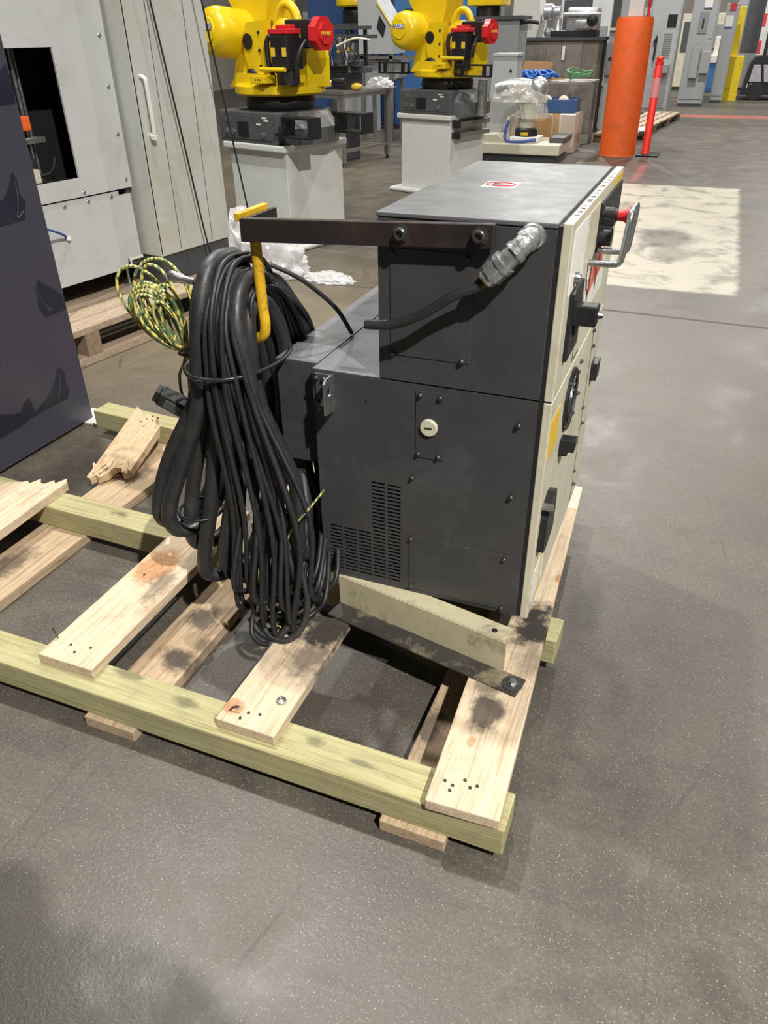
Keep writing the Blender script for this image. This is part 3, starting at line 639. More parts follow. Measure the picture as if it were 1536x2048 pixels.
# ================================================================ navy panel box on the left
nv = thing('navy_machine_cover', 'tall navy machine side panel printed with dark winged emblems at the left edge', 'machine', (-2.9, .2, 0))
MB().box(-3.3, -2.335, -.6, 1.012, .012, 2.3, .004).build('side_panel', M['navy'], nv)
XN = -2.335
for pts in ([(1.0, 1.500), (1.03, 1.447), (1.008, 1.409), (1.0, 1.365), (.90, 1.364), (.86, 1.42), (.92, 1.45), (.96, 1.475)],
            [(.898, 1.14), (.914, 1.097), (.907, 1.055), (.928, 1.016), (.902, .951), (.70, .951), (.74, 1.02), (.802, 1.039), (.829, 1.049), (.867, 1.09)],
            [(.889, .71), (.959, .652), (1.005, .61), (1.005, .551), (.877, .55), (.854, .601), (.86, .628), (.863, .685)],
            [(.876, .322), (.905, .284), (.896, .239), (.908, .199), (.883, .164), (.706, .167), (.648, .164), (.606, .154), (.472, .152), (.40, .20), (.507, .248), (.58, .218), (.613, .213), (.637, .241), (.675, .256), (.683, .212), (.683, .18), (.772, .215), (.83, .264)],
            [(.50, .62), (.56, .56), (.55, .50), (.58, .44), (.54, .37), (.36, .37), (.42, .46), (.46, .52)], [(.55, 1.2), (.61, 1.13), (.60, 1.06), (.63, 1.0), (.58, .93), (.40, .93), (.47, 1.05), (.51, 1.1)]):
    MB().prism([(min(y, 1.008), z) for y, z in pts], 'x', XN-.001, XN+.0012).build('wing_emblem', M['emblem'], nv)
for pts in ([(.866, .69), (.875, .64), (.895, .60), (.925, .575), (.90, .58)], [(.90, 1.10), (.895, 1.05), (.88, 1.0), (.865, .965), (.905, .985)], [(.872, .30), (.865, .25), (.84, .20), (.83, .175)]):
    MB().tube([(XN+.0012, y, z) for y, z in pts], .0016, 4, False, 4).build('emblem_line', M['emline'], nv)

# ================================================================ grey machine, tall cabinet and their pallet
BP = (-2.85, 1.54, 0)
bp = thing('back_pallet', 'weathered wooden pallet under the grey machine behind the navy panel', 'pallet', BP, -9)
for i, (x0, x1) in enumerate(((-.145, 0), (-.30, -.155), (-.50, -.355), (-.70, -.555), (-.90, -.755), (-1.1, -.955))):
    MB().box(x0, x1, -.5, 1.75, .172, .21, .003).build('deck_board', M['palletold'], bp, world=False)
for y in (.057, 1.0, 1.6):
    for x in (-.1, -.6, -1.1): MB().box(x, x+.1, y, y+.1, .045, .172, .003).build('block', M['palletold_x'], bp, world=False)
for x in (-.1, -.6, -1.1): MB().box(x, x+.1, -.5, 1.75, 0, .045, .003).build('runner_board', M['palletold'], bp, world=False)
mc = thing('machine_enclosure', 'pale grey machine housing with a tall dark opening and bolted lower panel', 'machine', BP, -9)
MB().box(-.372, -.36, .527, .905, .80, 2.3).box(-.372, -.36, -.55, .527, .80, .90).box(-.372, -.36, -.55, .527, 1.54, 2.3).box(-.372, -.36, -.55, .05, .90, 1.54).build('upper_panel', M['machine'], mc, world=False)
MB().prism([(-.55, .335), (.775, .335), (.775, .392), (.892, .392), (.892, .765), (.80, .765), (.80, .79), (-.55, .79)], 'x', -.384, -.372).build('lower_panel', M['machine'], mc, world=False)
MB().box(-1.35, -.385, -.55, -.50, .34, 2.3).box(-1.35, -1.3, -.5, .9, .34, 2.3).box(-1.35, -.385, .87, .905, .34, 2.3).box(-1.3, -.39, -.5, .87, .34, .40).box(-1.3, -.39, -.5, .87, 2.25, 2.3).build('frame', M['kick'], mc, world=False)
MB().box(-.80, -.78, -.5, .87, .41, 2.24).build('inner_wall', M['inside'], mc, world=False)
for x, y, r in ((-.50, .36, .012), (-.55, .42, .009), (-.58, .32, .02), (-.62, .47, .012)): MB().cyl((x, y, .41), (x, y, 2.24), r, seg=12).build('guide_rod', M['steel'], mc, world=False, smooth=40)
MB().box(-.52, -.46, .26, .44, 1.09, 1.12, .004).build('cross_clamp', M['steel'], mc, world=False)
MB().box(-.46, -.41, .22, .33, 1.16, 1.23, .006).build('orange_valve', M['orange'], mc, world=False)
MB().lathe([(.03, 0), (.03, .07), (.022, .08), (.022, .13)], (-.47, .31, .94), (0, 0, 1), 14).build('valve_body', M['black'], mc, world=False, smooth=40)
MB().tube([(-.45, .2, .95), (-.44, .30, .93), (-.45, .42, .94), (-.50, .5, 1.0)], .01, 8).build('inner_hose', M['rubber2'], mc, world=False, smooth=80)
MB().box(-.65, -.40, .15, .5, .86, .90).build('inner_tray', M['black'], mc, world=False)
MB().box(-.44, -.40, .22, .31, .90, .97, .004).build('inner_block', M['cream'], mc, world=False)
bolt_x = mesh_only(MB().lathe([(.012, 0), (.012, .003), (.009, .006), (.004, .007)], (0, 0, 0), (1, 0, 0), 12), 'panel_bolt', M['steel'], 40)
for y, z in ((.862, 1.591), (.862, 1.341), (.865, 1.096), (.867, .848), (.539, .82), (.864, 1.84)): put(bolt_x, 'panel_bolt', mc, (-.36, y, z), world=False)
for y, z in ((.394, .765), (.565, .765), (.739, .765)): put(bolt_x, 'panel_bolt', mc, (-.372, y, z), world=False)
for y in (.82, -.3):
    for x in (-.45, -1.2): MB().cyl((x, y, .21), (x, y, .225), .035, seg=16).cyl((x, y, .225), (x, y, .345), .010, seg=10).build('levelling_foot', M['steel'], mc, world=False)
MB().box(-.40, -.372, .79, .905, .375, .392).box(-.372, -.366, .79, .80, .335, .392).build('foot_bracket', M['white'], mc, world=False)
o = MB().tube([(-.376, .36, .60), (-.34, .33, .62), (-.30, .25, .66), (-.25, .15, .70)], .007, 8).build('air_hose', M['paperblue'], mc, world=False, smooth=80)
MB().cyl((-.384, .37, .595), (-.352, .36, .60), .014, seg=12).build('hose_fitting', M['white'], mc, world=False)
c2 = thing('tall_cabinet', 'tall pale grey cabinet with recessed handle and dark plinth right of the machine opening', 'cabinet', BP, -9)
MB().box(-1.0, -.22, .925, 1.585, .385, 2.35, .006).build('body', M['machine2'], c2, world=False)
MB().box(-.98, -.235, .935, 1.575, .21, .385).build('plinth', M['kick'], c2, world=False)
for y in (1.10, 1.40): MB().box(-.2205, -.2188, y, y+.004, .40, 2.34).build('panel_line', M['kick'], c2, world=False)  # panel seam, and a second thin dark line beside it
MB().box(-.222, -.2185, .928, .934, .40, 2.34).build('door_gap', M['dark2'], c2, world=False)
MB().tube([(-.222, .985, 1.08), (-.19, .985, 1.09), (-.18, .985, 1.12), (-.18, .982, 1.35), (-.19, .982, 1.38), (-.222, .982, 1.39)], .012, 8).build('handle', M['white'], c2, world=False, smooth=60)
MB().box(-.20, -.17, .97, 1.0, 1.06, 1.085, .003).build('handle_end', M['white'], c2, world=False)
for (x, y0, z0, y1, z1), lab in zip(((-.17, 1.085, 1.85, 1.276, .42), (-.06, 1.39, 1.80, 1.595, .575)), ('black cord slanting down across the tall grey cabinet', 'black cord slanting down right of the tall grey cabinet to the floor')):
    c, s = math.cos(math.radians(-9)), math.sin(math.radians(-9))
    W_ = lambda x, y, z: (BP[0]+c*x-s*y, BP[1]+s*x+c*y, z)
    tag(MB().tube([W_(x, y0+(y0-y1)*.8, 2.9), W_(x, y0, z0), W_(x+.01, (y0+y1)/2, (z0+z1)/2), W_(x+.02, y1, z1), W_(x+.06, y1+.03, .215)], .0055, 8).build('hanging_cord', M['rubber2'], None, smooth=80), lab, 'cord')

# ================================================================ crumpled film heap
def crumple(name, c, sx, sy, sz, m, seed, sub=5, amp=.32, parent=None, freq=2.2):
    mb = MB(); bmesh.ops.create_icosphere(mb.bm, subdivisions=sub, radius=1)
    for v in mb.bm.verts:
        p = v.co.copy(); n = 0; f = freq; a = amp
        for k in range(4):
            n += a*(abs(noise.noise(p*f+Vector((seed, k*3.1, 0))))*2-.5); f *= 2.1; a *= .55
        v.co = p*(1+n)
        v.co.x *= sx; v.co.y *= sy; v.co.z = max(v.co.z*sz, -.0)+.004
        v.co += Vector(c)
    o = mb.build(name, m, parent); shade(o.data, 25); return o
tag(crumple('plastic_film_heap', (-2.98, 3.70, 0), .42, .32, .42, M['film'], 3, 5, .13, None, 2.8), 'crumpled heap of clear plastic film on the floor behind the yellow hook', 'plastic film')
tag(crumple('plastic_film_scrap', (-2.30, 3.62, 0), .20, .12, .06, M['film'], 9, 4, .2), 'thin trailing scrap of clear plastic film right of the big heap', 'plastic film')

# ================================================================ robots
def text_mesh(s, size, name, m, depth=.002):
    cu = bpy.data.curves.new(name, 'FONT'); cu.body = s; cu.size = size; cu.align_x = 'CENTER'; cu.align_y = 'CENTER'; cu.extrude = depth
    t = bpy.data.objects.new('tmp_text', cu); COL.objects.link(t)
    me = bpy.data.meshes.new_from_object(t); bpy.data.objects.remove(t); bpy.data.curves.remove(cu); me.materials.clear(); me.materials.append(m); return me
TXT = text_mesh('FANUC', .05, 'lettering', M['paperblue'])
TXT2 = text_mesh('FANUC', .035, 'lettering', M['ylabel'])
YR, BK = M['robot'], M['black']
def octa(cx, cz, rx, rz): return [(cx+rx*math.cos(math.pi/8+i*math.pi/4), cz+rz*math.sin(math.pi/8+i*math.pi/4)) for i in range(8)]
def make_robot(label, loc, rz):
    t = thing('industrial_robot', label, 'industrial robot', loc, rz, 'yellow robots on grey pedestals')
    def B(name, mb, m, par=t, smooth=None): return mb.build(name, m, par, world=False, smooth=smooth)
    bx = B('base_box', MB().box(-.34, .36, -.36, .30, 0, .235, .012).lathe([(.36, 0), (.36, .12), (.30, .20), (.27, .235)], (.20, .02, 0), (0, 0, 1), 32), M['robotgrey'])
    pn = B('connector_panel', MB().box(-.30, .30, -.366, -.358, .03, .21, .002), M['robotgrey'], bx)
    for x, z in ((-.24, .06), (-.16, .06), (.20, .05), (-.22, .15)):
        B('socket', MB().lathe([(.022, 0), (.022, -.012), (.015, -.014)], (x, -.366, z+.02), (0, 1, 0), 12), M['steel'], bx, 40)
    B('cover_plate', MB().box(-.10, .03, -.372, -.365, .05, .16, .002), BK, bx)
    for x, z in ((.20, .19), (.13, .14), (.22, .17)): B('tag_plate', MB().box(x, x+.05, -.370, -.365, z, z+.012), M['white'], bx)
    B('bearing_ring', MB().lathe([(.27, .235), (.29, .26), (.29, .31), (.27, .345)], (.06, 0, 0), (0, 0, 1), 36), BK, t, 40)
    tu = B('turret_plate', MB().lathe([(.35, .345), (.375, .36), (.375, .41), (.34, .43)], (.06, 0, 0), (0, 0, 1), 40), YR, t, 40)
    B('bracket', MB().box(.14, .30, -.40, -.28, .44, .49, .004), YR, tu); B('bracket', MB().box(.36, .46, -.22, -.10, .44, .49, .004), YR, tu)
    B('skirt', MB().prism([(-.26, .40), (.38, .40), (.36, .47), (.10, .50), (-.16, .50)], 'y', -.27, .18), YR, tu)
    for x in (.20, .225, .25): B('tapped_hole', MB().cyl((x, -.402, .465), (x, -.39, .465), .006, seg=8), M['inside'], tu)
    dr = B('balancer_drum', MB().lathe([(.09, 0), (.095, .012), (.135, .018), (.165, .045), (.178, .09), (.182, .20), (.182, .46)], (-.30, -.42, .80), (.04, .5, -.06), 36), YR, t, 50)
    ax = Vector((.04, .5, -.06)).normalized(); q = ax.to_track_quat('Z', 'Y').to_matrix().to_4x4()
    lp = B('name_plate', MB().box(-.065, .065, -.02, .02, -.002, .002, mat=Matrix.Translation(Vector((-.30, -.42, .825))-ax*.003) @ q), M['white'], dr)
    put(TXT, 'lettering', dr, Vector((-.30, -.42, .825))-ax*.006, Matrix.Rotation(math.radians(-4), 4, 'Z') @ Matrix.Rotation(math.radians(83), 4, 'X'), world=False)
    B('drum_seat', MB().prism([(-.30, .40), (.0, .40), (.02, .70), (-.10, .80), (-.22, .62)], 'y', -.20, -.12), YR)
    pl = B('side_plate', MB().prism([(-.06, .78), (-.03, .845), (.15, .86), (.15, .55), (.135, .485), (-.015, .485), (-.07, .62)], 'y', -.24, -.14), YR)
    bmesh_b = B('cover_disc', MB().lathe([(.055, 0), (.055, -.008)], (-.02, -.242, .72), (0, 1, 0), 20), BK, pl, 40)
    for z in (.55, .66, .78): B('cap_screw', MB().cyl((.11, -.25, z), (.11, -.24, z), .011, seg=8), M['inside'], pl)
    B('gear_housing', MB().box(-.08, .36, -.02, .28, .42, .80, .04).lathe([(.15, 0), (.15, .10), (.11, .13)], (.26, -.02, .72), (0, -1, 0), 28), YR, t, 40)
    B('arch', MB().tube([(.30+.12*math.cos(a*math.pi/10), -.10, .78+.18*math.sin(a*math.pi/10)) for a in range(-1, 12)], .035, 8), YR, t, 60)
    B('arch_side', MB().prism([(.28, .40), (.43, .40), (.43, .60), (.40, .78), (.30, .72)], 'y', -.05, .22), YR)
    B('lower_arm', MB().prism([(-.22, .74), (.02, .86), (.08, 1.10), (.08, 1.55), (-.40, 1.55), (-.44, 1.05)], 'y', -.06, .24), YR)
    vm = B('motor', MB().box(.32, .50, -.33, -.15, .53, .765, .012).cyl((.41, -.24, .43), (.41, -.24, .53), .09, seg=16), BK)
    B('motor_cap', MB().box(.31, .51, -.335, -.145, .765, .80, .006).box(.36, .46, -.30, -.18, .80, .825, .006), M['red'], vm)
    for x in (.35, .47): B('warning_label', MB().box(x-.022, x+.022, -.332, -.329, .62, .68), M['ylabel'], vm)
    B('cable_plug', MB().tube([(.30, -.28, .75), (.275, -.30, .74), (.265, -.31, .68), (.27, -.30, .55), (.28, -.26, .45)], .02, 8), BK, vm, 60)
    hm = B('motor', MB().box(.34, .60, -.18, .01, .67, .86, .012), BK)
    B('motor_cap', MB().prism(octa(-.085, .765, .112, .118), 'x', .60, .67).prism(octa(-.085, .765, .07, .075), 'x', .67, .69), M['red'], hm)
    put(TXT2, 'lettering', hm, (.692, -.085, .765), Matrix.Rotation(math.radians(90), 4, 'Z') @ Matrix.Rotation(math.radians(90), 4, 'X'), world=False)
    B('warning_label', MB().box(.46, .51, -.182, -.179, .74, .80), M['ylabel'], hm)
    B('cable_plug', MB().tube([(.55, -.17, .72), (.545, -.23, .66), (.52, -.26, .56), (.48, -.24, .46)], .016, 8), BK, hm, 60)
    B('guard_bar', MB().tube([(.22, -.36, .535), (.36, -.37, .535), (.50, -.36, .535)], .016, 8), YR, tu, 60)
    B('hose', MB().tube([(-.2, -.05, .52), (-.1, -.18, .50), (.0, -.24, .51), (.08, -.2, .47)], .025, 8), M['rubber2'], t, 60)
    return t
def make_pedestal(label, loc, rz, rails):
    p = thing('robot_pedestal', label, 'pedestal', loc, rz, 'grey robot pedestals'); m = M['pedestal']
    def B(name, mb, mm=m): return mb.build(name, mm, p, world=False)
    B('floor_plate', MB().box(-.45, .45, -.43, .43, 0, .045, .02)); B('column', MB().box(-.335, .345, -.33, .36, .04, .775, .006)); B('top_plate', MB().box(-.37, .37, -.375, .40, .77, .82, .01))
    if rails:
        for z in (.60, .71):
            B('side_rail', MB().box(.345, .44, -.25, .33, z, z+.045), M['alu']); B('rail_cap', MB().box(.345, .43, -.30, -.25, z-.015, z+.05), BK)
    return p
def strip_ring(x0, x1, z0, z1, y0, y1, t): return MB().box(x0, x1, y0, y1, z0, z0+t).box(x0, x1, y0, y1, z1-t, z1).box(x0, x0+t, y0, y1, z0+t, z1-t).box(x1-t, x1, y0, y1, z0+t, z1-t)
R1, R2 = (-3.24, 4.79), (-2.75, 7.67)
make_pedestal('pale grey steel pedestal under the nearer yellow robot', (*R1, 0), -17, False)
make_pedestal('pale grey steel pedestal with side rails under the farther yellow robot', (*R2, 0), -17, True)
rb1 = make_robot('nearer yellow robot with red motor caps behind the tall grey cabinet', (R1[0]-.06, R1[1]+.02, .82), -17)
rb2 = copy_tree(rb1); rb2.location = (*R2, .82); rb2['label'] = 'farther yellow robot with red motor caps above the dark cabinet lid'
for x0, y0 in ((.47, -.42), (.55, .12)):   # lifting loops on the nearer base
    strip_ring(x0, x0+.30, .07, .22, y0, y0+.14, .014).box(.36, x0, y0+.03, y0+.11, .075, .10).build('lifting_loop', BK, rb1, world=False)
for x0, x1, y in ((-.84, -.40, -.12), (.43, .88, -.42)):
    mb = strip_ring(x0, x1, .37, .485, y, y+.03, .016)
    for xx in (x0+.09, x1-.09): mb.box(xx-.015, xx+.015, y, y+.03, .38, .475)
    lp = mb.box(max(x0, -.42) if x0 < 0 else x0, -.20 if x0 < 0 else x0+.05, y, y+.06, .38, .40).build('fork_pocket', BK, rb2, world=False)
MB().cyl((.62, -.15, 0), (.62, -.15, .34), .05, seg=16).build('lift_cylinder', M['steel'], rb2, world=False)
o = MB().tube([(.55, .18, .68), (.72, .20, .73), (.85, .24, .72)], .008, 6).build('air_line', M['conduit'], rb1, world=False, smooth=60)
# third robot far behind
p3 = thing('distant_robot', 'distant yellow robot base on dark ring above the aluminium worktable', 'industrial robot', (-6.17, 13.1, 0), -10)
MB().box(-.3, .3, -.3, .3, 0, 1.0, .02).build('stand', M['elec'], p3, world=False)
MB().box(-.42, .42, -.3, .3, 1.52, 1.58).box(-.40, .40, -.28, .28, 1.70, 1.74).box(-.3, .3, -.25, .25, 1.0, 1.52, .02).build('base_block', M['robotgrey'], p3, world=False)
MB().lathe([(.24, 1.74), (.25, 1.78), (.25, 1.92), (.22, 1.98)], (0, 0, 0), (0, 0, 1), 28).build('bearing_ring', BK, p3, world=False, smooth=40)
MB().lathe([(.34, 1.98), (.36, 2.0), (.36, 2.12), (.3, 2.2)], (0, 0, 0), (0, 0, 1), 28).box(-.3, .3, -.2, .2, 2.15, 2.6, .03).build('turret', YR, p3, world=False, smooth=40)
# ================================================================ worktable and machines beyond the nearer robot
tb = thing('aluminium_worktable', 'aluminium profile worktable between the two yellow robots', 'table', (-4.85, 9.5, 0), -12)
tb_legs = [(-.55, -.45), (.40, -.55), (.40, .55), (-.55, .55)]
for x, y in tb_legs:
    lg_ = MB().box(x-.03, x+.03, y-.03, y+.03, .05, .86).build('leg', M['alu'], tb, world=False)
    MB().cyl((x, y, 0), (x, y, .05), .03, .014, 12).build('levelling_foot', BK, lg_, world=False)
MB().box(-.62, .47, -.60, .62, .90, .93).build('tabletop', M['alu'], tb, world=False)
MB().box(-.6, .45, -.58, -.53, .85, .90).box(-.6, .45, .53, .58, .85, .90).box(.38, .43, -.53, .53, .85, .90).box(-.58, -.53, -.53, .53, .85, .90).build('rail', M['alu'], tb, world=False)
MB().box(-.53, .38, -.57, -.53, .18, .22).box(.38, .42, -.53, .53, .18, .22).box(-.57, -.53, -.45, .53, .18, .22).build('stretcher', M['alu'], tb, world=False)
def at_tb(x, y): 
    a = math.radians(-12); return (-4.85+x*math.cos(a)-y*math.sin(a), 9.5+x*math.sin(a)+y*math.cos(a))
gx, gy = at_tb(.16, -.05)
gp = thing('gripper_tool', 'black and silver gripper tooling standing on the aluminium worktable', 'tool', (gx, gy, .93), -12)
MB().box(-.30, .10, -.2, .2, 0, .20, .01).build('base_block', BK, gp, world=False)
MB().box(-.35, .30, -.18, .22, .28, .34).box(-.30, .34, -.1, .1, .20, .28, .01).build('dark_frame', M['robotgrey'], gp, world=False)
for i, (x, y, h) in enumerate(((-.32, -.15, .75), (-.05, .1, .72), (.30, .0, .70), (.12, -.12, .55))): MB().box(x-.02, x+.02, y-.02, y+.02, .2, h).build('post', M['alu'] if i % 2 else BK, gp, world=False)
MB().box(-.36, .36, -.2, .2, .60, .64).box(-.3, .3, -.15, .15, .70, .74).build('plate', M['robotgrey'], gp, world=False)
for i in range(9):
    x = -.3+.07*i; r_ = random.Random(i); MB().tube([(x, -.2, .60), (x+r_.uniform(-.05, .05), -.26, .50), (x+r_.uniform(-.08, .08), -.25, .40), (x+r_.uniform(-.1, .1), -.2, .30)], .010, 6).build('air_hose', M['rubber2'] if i % 3 else M['film'], gp, world=False, smooth=60)
for x, z in ((-.15, .45), (.0, .48), (.2, .42), (.1, .30), (-.25, .36)): MB().cyl((x, -.18, z), (x+.03, -.20, z+.13), .028, seg=12).build('cylinder', M['castalu'], gp, world=False, smooth=40)
MB().box(.15, .19, -.24, -.20, .46, .50).box(-.02, .03, -.22, -.18, .44, .47).build('yellow_clip', M['ylabel'], gp, world=False)
hx, hy = at_tb(.02, -.50)
hs_ = thing('cream_hose', 'cream ribbed hose with black cuffs along the front of the worktable', 'hose', (hx, hy, .93), -12)
MB().tube([(.25, .0, .10), (.0, 0, .07), (-.22, 0, .045)], .04, 12).build('hose_tube', M['conduit'], hs_, world=False, smooth=60)
MB().tube([(-.22, 0, .045), (-.34, .0, .06), (-.38, .02, .16), (-.36, .05, .28), (-.22, .10, .44)], .042, 12).build('hose_bend', M['castalu'], hs_, world=False, smooth=60)
MB().lathe([(.05, 0), (.055, .04), (.055, .16), (.045, .2)], (.22, 0, .095), (1, 0, .1), 16).build('cuff', BK, hs_, world=False, smooth=40)
sx, sy = at_tb(.34, .45)
o = crumple('film_bag', (0, 0, 0), .20, .16, .12, M['film'], 5, 4); o.location = (sx, sy, .93); tag(o, 'crumpled clear film bag on the right end of the aluminium worktable', 'plastic bag')
fx, fy = at_tb(.42, -.22)
o = MB().sph((0, 0, .045), .06, 1.4, 1, .75).build('yellow_part', M['ylabel'], None, smooth=60); o.location = (fx, fy, .93); tag(o, 'small yellow part lying on the aluminium worktable', 'part')
o = MB().box(-.30, .25, -.2, .2, 0, .62, .01).build('dark_cabinet', M['dark'], None); o.location = (-4.75, 8.2, 0); o.rotation_euler = (0, 0, -.25)
tag(o, 'low black cabinet on the floor under the front of the aluminium worktable', 'cabinet'); o.location = (-4.98, 9.62, 0)
# angular grey machine hood
hd = thing('machine_hood', 'slanted light grey machine hood with a black diamond window', 'machine', (-5.2, 12.0, 0))
MB().prism([(-5.62, 1.30), (-5.02, 1.30), (-4.98, 1.62), (-5.30, 2.06), (-5.36, 2.5), (-5.62, 2.5)], 'y', 11.9, 12.5).build('hood', M['elec'], hd)
MB().prism([(-5.29, 1.66), (-5.18, 1.52), (-5.13, 1.68), (-5.24, 1.83)], 'y', 11.89, 11.91).build('window', M['inside'], hd)
for x in (-5.58, -5.06):
    for y in (11.95, 12.45): MB().box(x-.03, x+.03, y-.03, y+.03, 0, 1.30).build('leg', M['alu'], hd)
MB().box(-5.6, -4.6, 11.92, 11.97, 1.22, 1.27).build('rail', M['alu'], hd)
MB().prism([(-5.5, .75), (-4.95, .95), (-4.9, 1.22), (-5.5, 1.22)], 'y', 12.0, 12.4).build('chute', M['elecd'], hd)
MB().tube([(-5.28, 11.885, 2.0), (-4.98, 11.885, 1.62)], .012, 6, smooth=False).build('yellow_edge', M['ylabel'], hd)
# blue cabinets
for x0, x1, y, m, lab in ((-7.6, -6.75, 14.0, 'dblue', 'dark blue steel cabinet behind the worktable at the left'), (-6.7, -5.85, 14.1, 'dblue', 'dark blue steel cabinet right behind the distant robot'), (-5.8, -5.0, 14.0, 'blue', 'bright blue cabinet behind the farther robot drum'), (-4.95, -4.2, 14.2, 'blue', 'bright blue cabinet mostly hidden behind the farther robot')):
    c = thing('blue_cabinet', lab, 'cabinet', ((x0+x1)/2, y, 0), 0, 'blue cabinets in the background')
    MB().box(x0, x1, y, y+.6, .05, 2.3, .01).build('body', M[m], c); MB().box(x0+.04, x1-.04, y-.012, y, .12, 2.2, .004).build('door', M[m], c)
    MB().box(x1-.12, x1-.09, y-.03, y-.012, 1.0, 1.2).build('handle', BK, c); MB().box(x0, x1, y+.02, y+.58, 0, .05).build('plinth', M['kick'], c)
MB().lathe([(.07, 0), (.13, .02), (.13, .05), (.1, .08), (.02, .1)], (-5.42, 13.985, 1.78), (0, -1, 0), 18).build('lamp_head', BK, c); MB().box(-5.56, -5.28, 13.93, 13.985, 1.86, 1.96).build('lamp_shade', M['kick'], c)
# ================================================================ machines behind the farther robot
g3 = thing('grey_machine_column', 'pale grey tapered machine column between the farther robot and wrapped robot', 'machine', (-2.85, 10.9, 0))
MB().prism([(-3.10, 0), (-2.62, 0), (-2.68, 1.28), (-3.02, 1.28)], 'y', 10.85, 11.2).build('column', M['elec'], g3)
MB().box(-3.04, -2.66, 10.83, 11.22, 1.28, 1.32, .004).build('cap', M['elec'], g3)
MB().cyl((-2.76, 10.84, 1.1), (-2.76, 10.86, 1.1), .02, seg=10).build('bolt', BK, g3)
dk = thing('grey_press', 'dark grey machine block with yellow robot base above it, behind the red motor', 'machine', (-3.45, 12.9, 0))
MB().box(-3.85, -3.10, 12.65, 13.25, 0, 1.75, .02).build('body', M['elecd'], dk); MB().box(-3.90, -3.05, 12.60, 13.3, 1.75, 1.80).build('top_plate', M['kick'], dk)
MB().lathe([(.2, 1.80), (.2, 1.92), (.18, 1.94)], (-3.7, 12.9, 0), (0, 0, 1), 24).build('ring', BK, dk, smooth=40); MB().box(-4.0, -3.4, 12.65, 13.15, 1.94, 2.3, .02).build('yellow_base', YR, dk)
MB().tube([(-3.1, 12.7, 1.7), (-2.95, 12.68, 1.72), (-2.8, 12.68, 1.70)], .03, 8).build('pipe', BK, dk, smooth=60)
sl = thing('cream_machine_bed', 'low cream machine bed on the floor carrying the wrapped robot', 'machine', (-2.45, 10.4, 0))
MB().box(-3.0, -1.80, 10.05, 10.95, .10, .24, .015).build('bed', M['cream'], sl); MB().box(-2.95, -1.85, 10.12, 10.9, 0, .10).build('plinth', M['kick'], sl)
MB().prism([(-2.98, .24), (-2.62, .24), (-2.70, .34), (-2.96, .34)], 'y', 10.08, 10.45).build('raised_cover', M['cream'], sl)
MB().box(-2.0, -1.78, 10.3, 10.9, .24, .31, .01).build('side_rail', M['robotgrey'], sl); MB().prism([(-2.66, .24), (-2.58, .24), (-2.58, .56), (-2.62, .56)], 'y', 10.25, 10.7).build('upright', M['cream'], sl)
wr = thing('wrapped_robot', 'small pale robot wrapped in clear shrink film on the cream bed', 'industrial robot', (-2.36, 10.4, .24))
MB().box(-.20, .22, -.18, .18, 0, .07, .01).build('foot', M['white'], wr, world=False)
MB().lathe([(.16, .07), (.16, .16), (.14, .18)], (0, 0, 0), (0, 0, 1), 24).build('base', BK, wr, world=False, smooth=40); MB().box(-.04, .06, -.175, -.155, .09, .13).build('label', M['ylabel'], wr, world=False)
MB().tube([(0, 0, .16), (.0, .02, .34), (.06, .04, .52), (.10, .04, .66)], .11, 14).build('lower_arm', M['cream'], wr, world=False, smooth=60)
MB().tube([(.16, .02, .68), (-.05, .0, .70), (-.30, -.04, .70), (-.46, -.05, .66)], .085, 14).sph((.12, .02, .68), .14).build('upper_arm', M['castalu'], wr, world=False, smooth=60)
for k, (c, s3, sd) in enumerate((((.05, .02, .30), (.23, .20, .42), 12), ((-.14, 0, .50), (.40, .19, .28), 15))):
    o = crumple('shrink_film', (0, 0, 0), *s3, M['wrap'], sd, 4, .16, None, 2.6); o.data.transform(Matrix.Translation(c)); o.parent = wr
MB().tube([(-.22, -.20, .28), (-.26, -.22, .10), (-.20, -.26, .02), (.0, -.27, .02), (.20, -.24, .05)], .022, 10).build('blue_hose', M['paperblue'], wr, world=False, smooth=60)
MB().tube([(.20, .05, .32), (.32, .05, .34), (.36, .05, .24), (.35, .05, .10)], .012, 8).build('grey_hose', M['elec'], wr, world=False, smooth=60)
st = thing('steel_bench', 'thin steel bench loaded with blue cables behind the wrapped robot', 'table', (-2.4, 12.2, 0))
MB().box(-3.1, -1.72, 11.75, 12.6, .90, .925).build('top', M['alu'], st)
for x, y in ((-3.05, 11.8), (-2.62, 11.78), (-1.76, 12.56), (-3.05, 12.55)): MB().box(x-.025, x+.025, y-.025, y+.025, 0, .90).build('leg', M['alu'], st)
bc = thing('blue_cable_pile', 'tangled pile of bright blue cables on the steel bench', 'cables', (-2.68, 12.0, .932))
rr = random.Random(5)
for i in range(14):
    cx, cy = -.35+.66*i/13, rr.uniform(-.1, .1); r = rr.uniform(.08, .16)
    MB().tube([(cx+r*math.cos(a*math.pi/4), cy+r*.7*math.sin(a*math.pi/4), .018+rr.uniform(0, .12)) for a in range(8)], .016, 6, True, 4).build('cable', M['bluecable'], bc, world=False, smooth=60)
tag(MB().prism([(-2.95, .97), (-2.87, 1.19), (-2.42, 1.17), (-2.46, .98)], 'y', 12.25, 12.26).prism([(-2.95, .925), (-2.95, .97), (-2.46, .98), (-2.2, .93)], 'y', 12.24, 12.27).build('cardboard_flap', M['card']), 'tan cardboard flap standing behind the blue cables', 'cardboard')
gcab = thing('green_cable_coil', 'loose coil of green cable on the right end of the steel bench', 'cable coil', (-1.95, 12.1, .955))
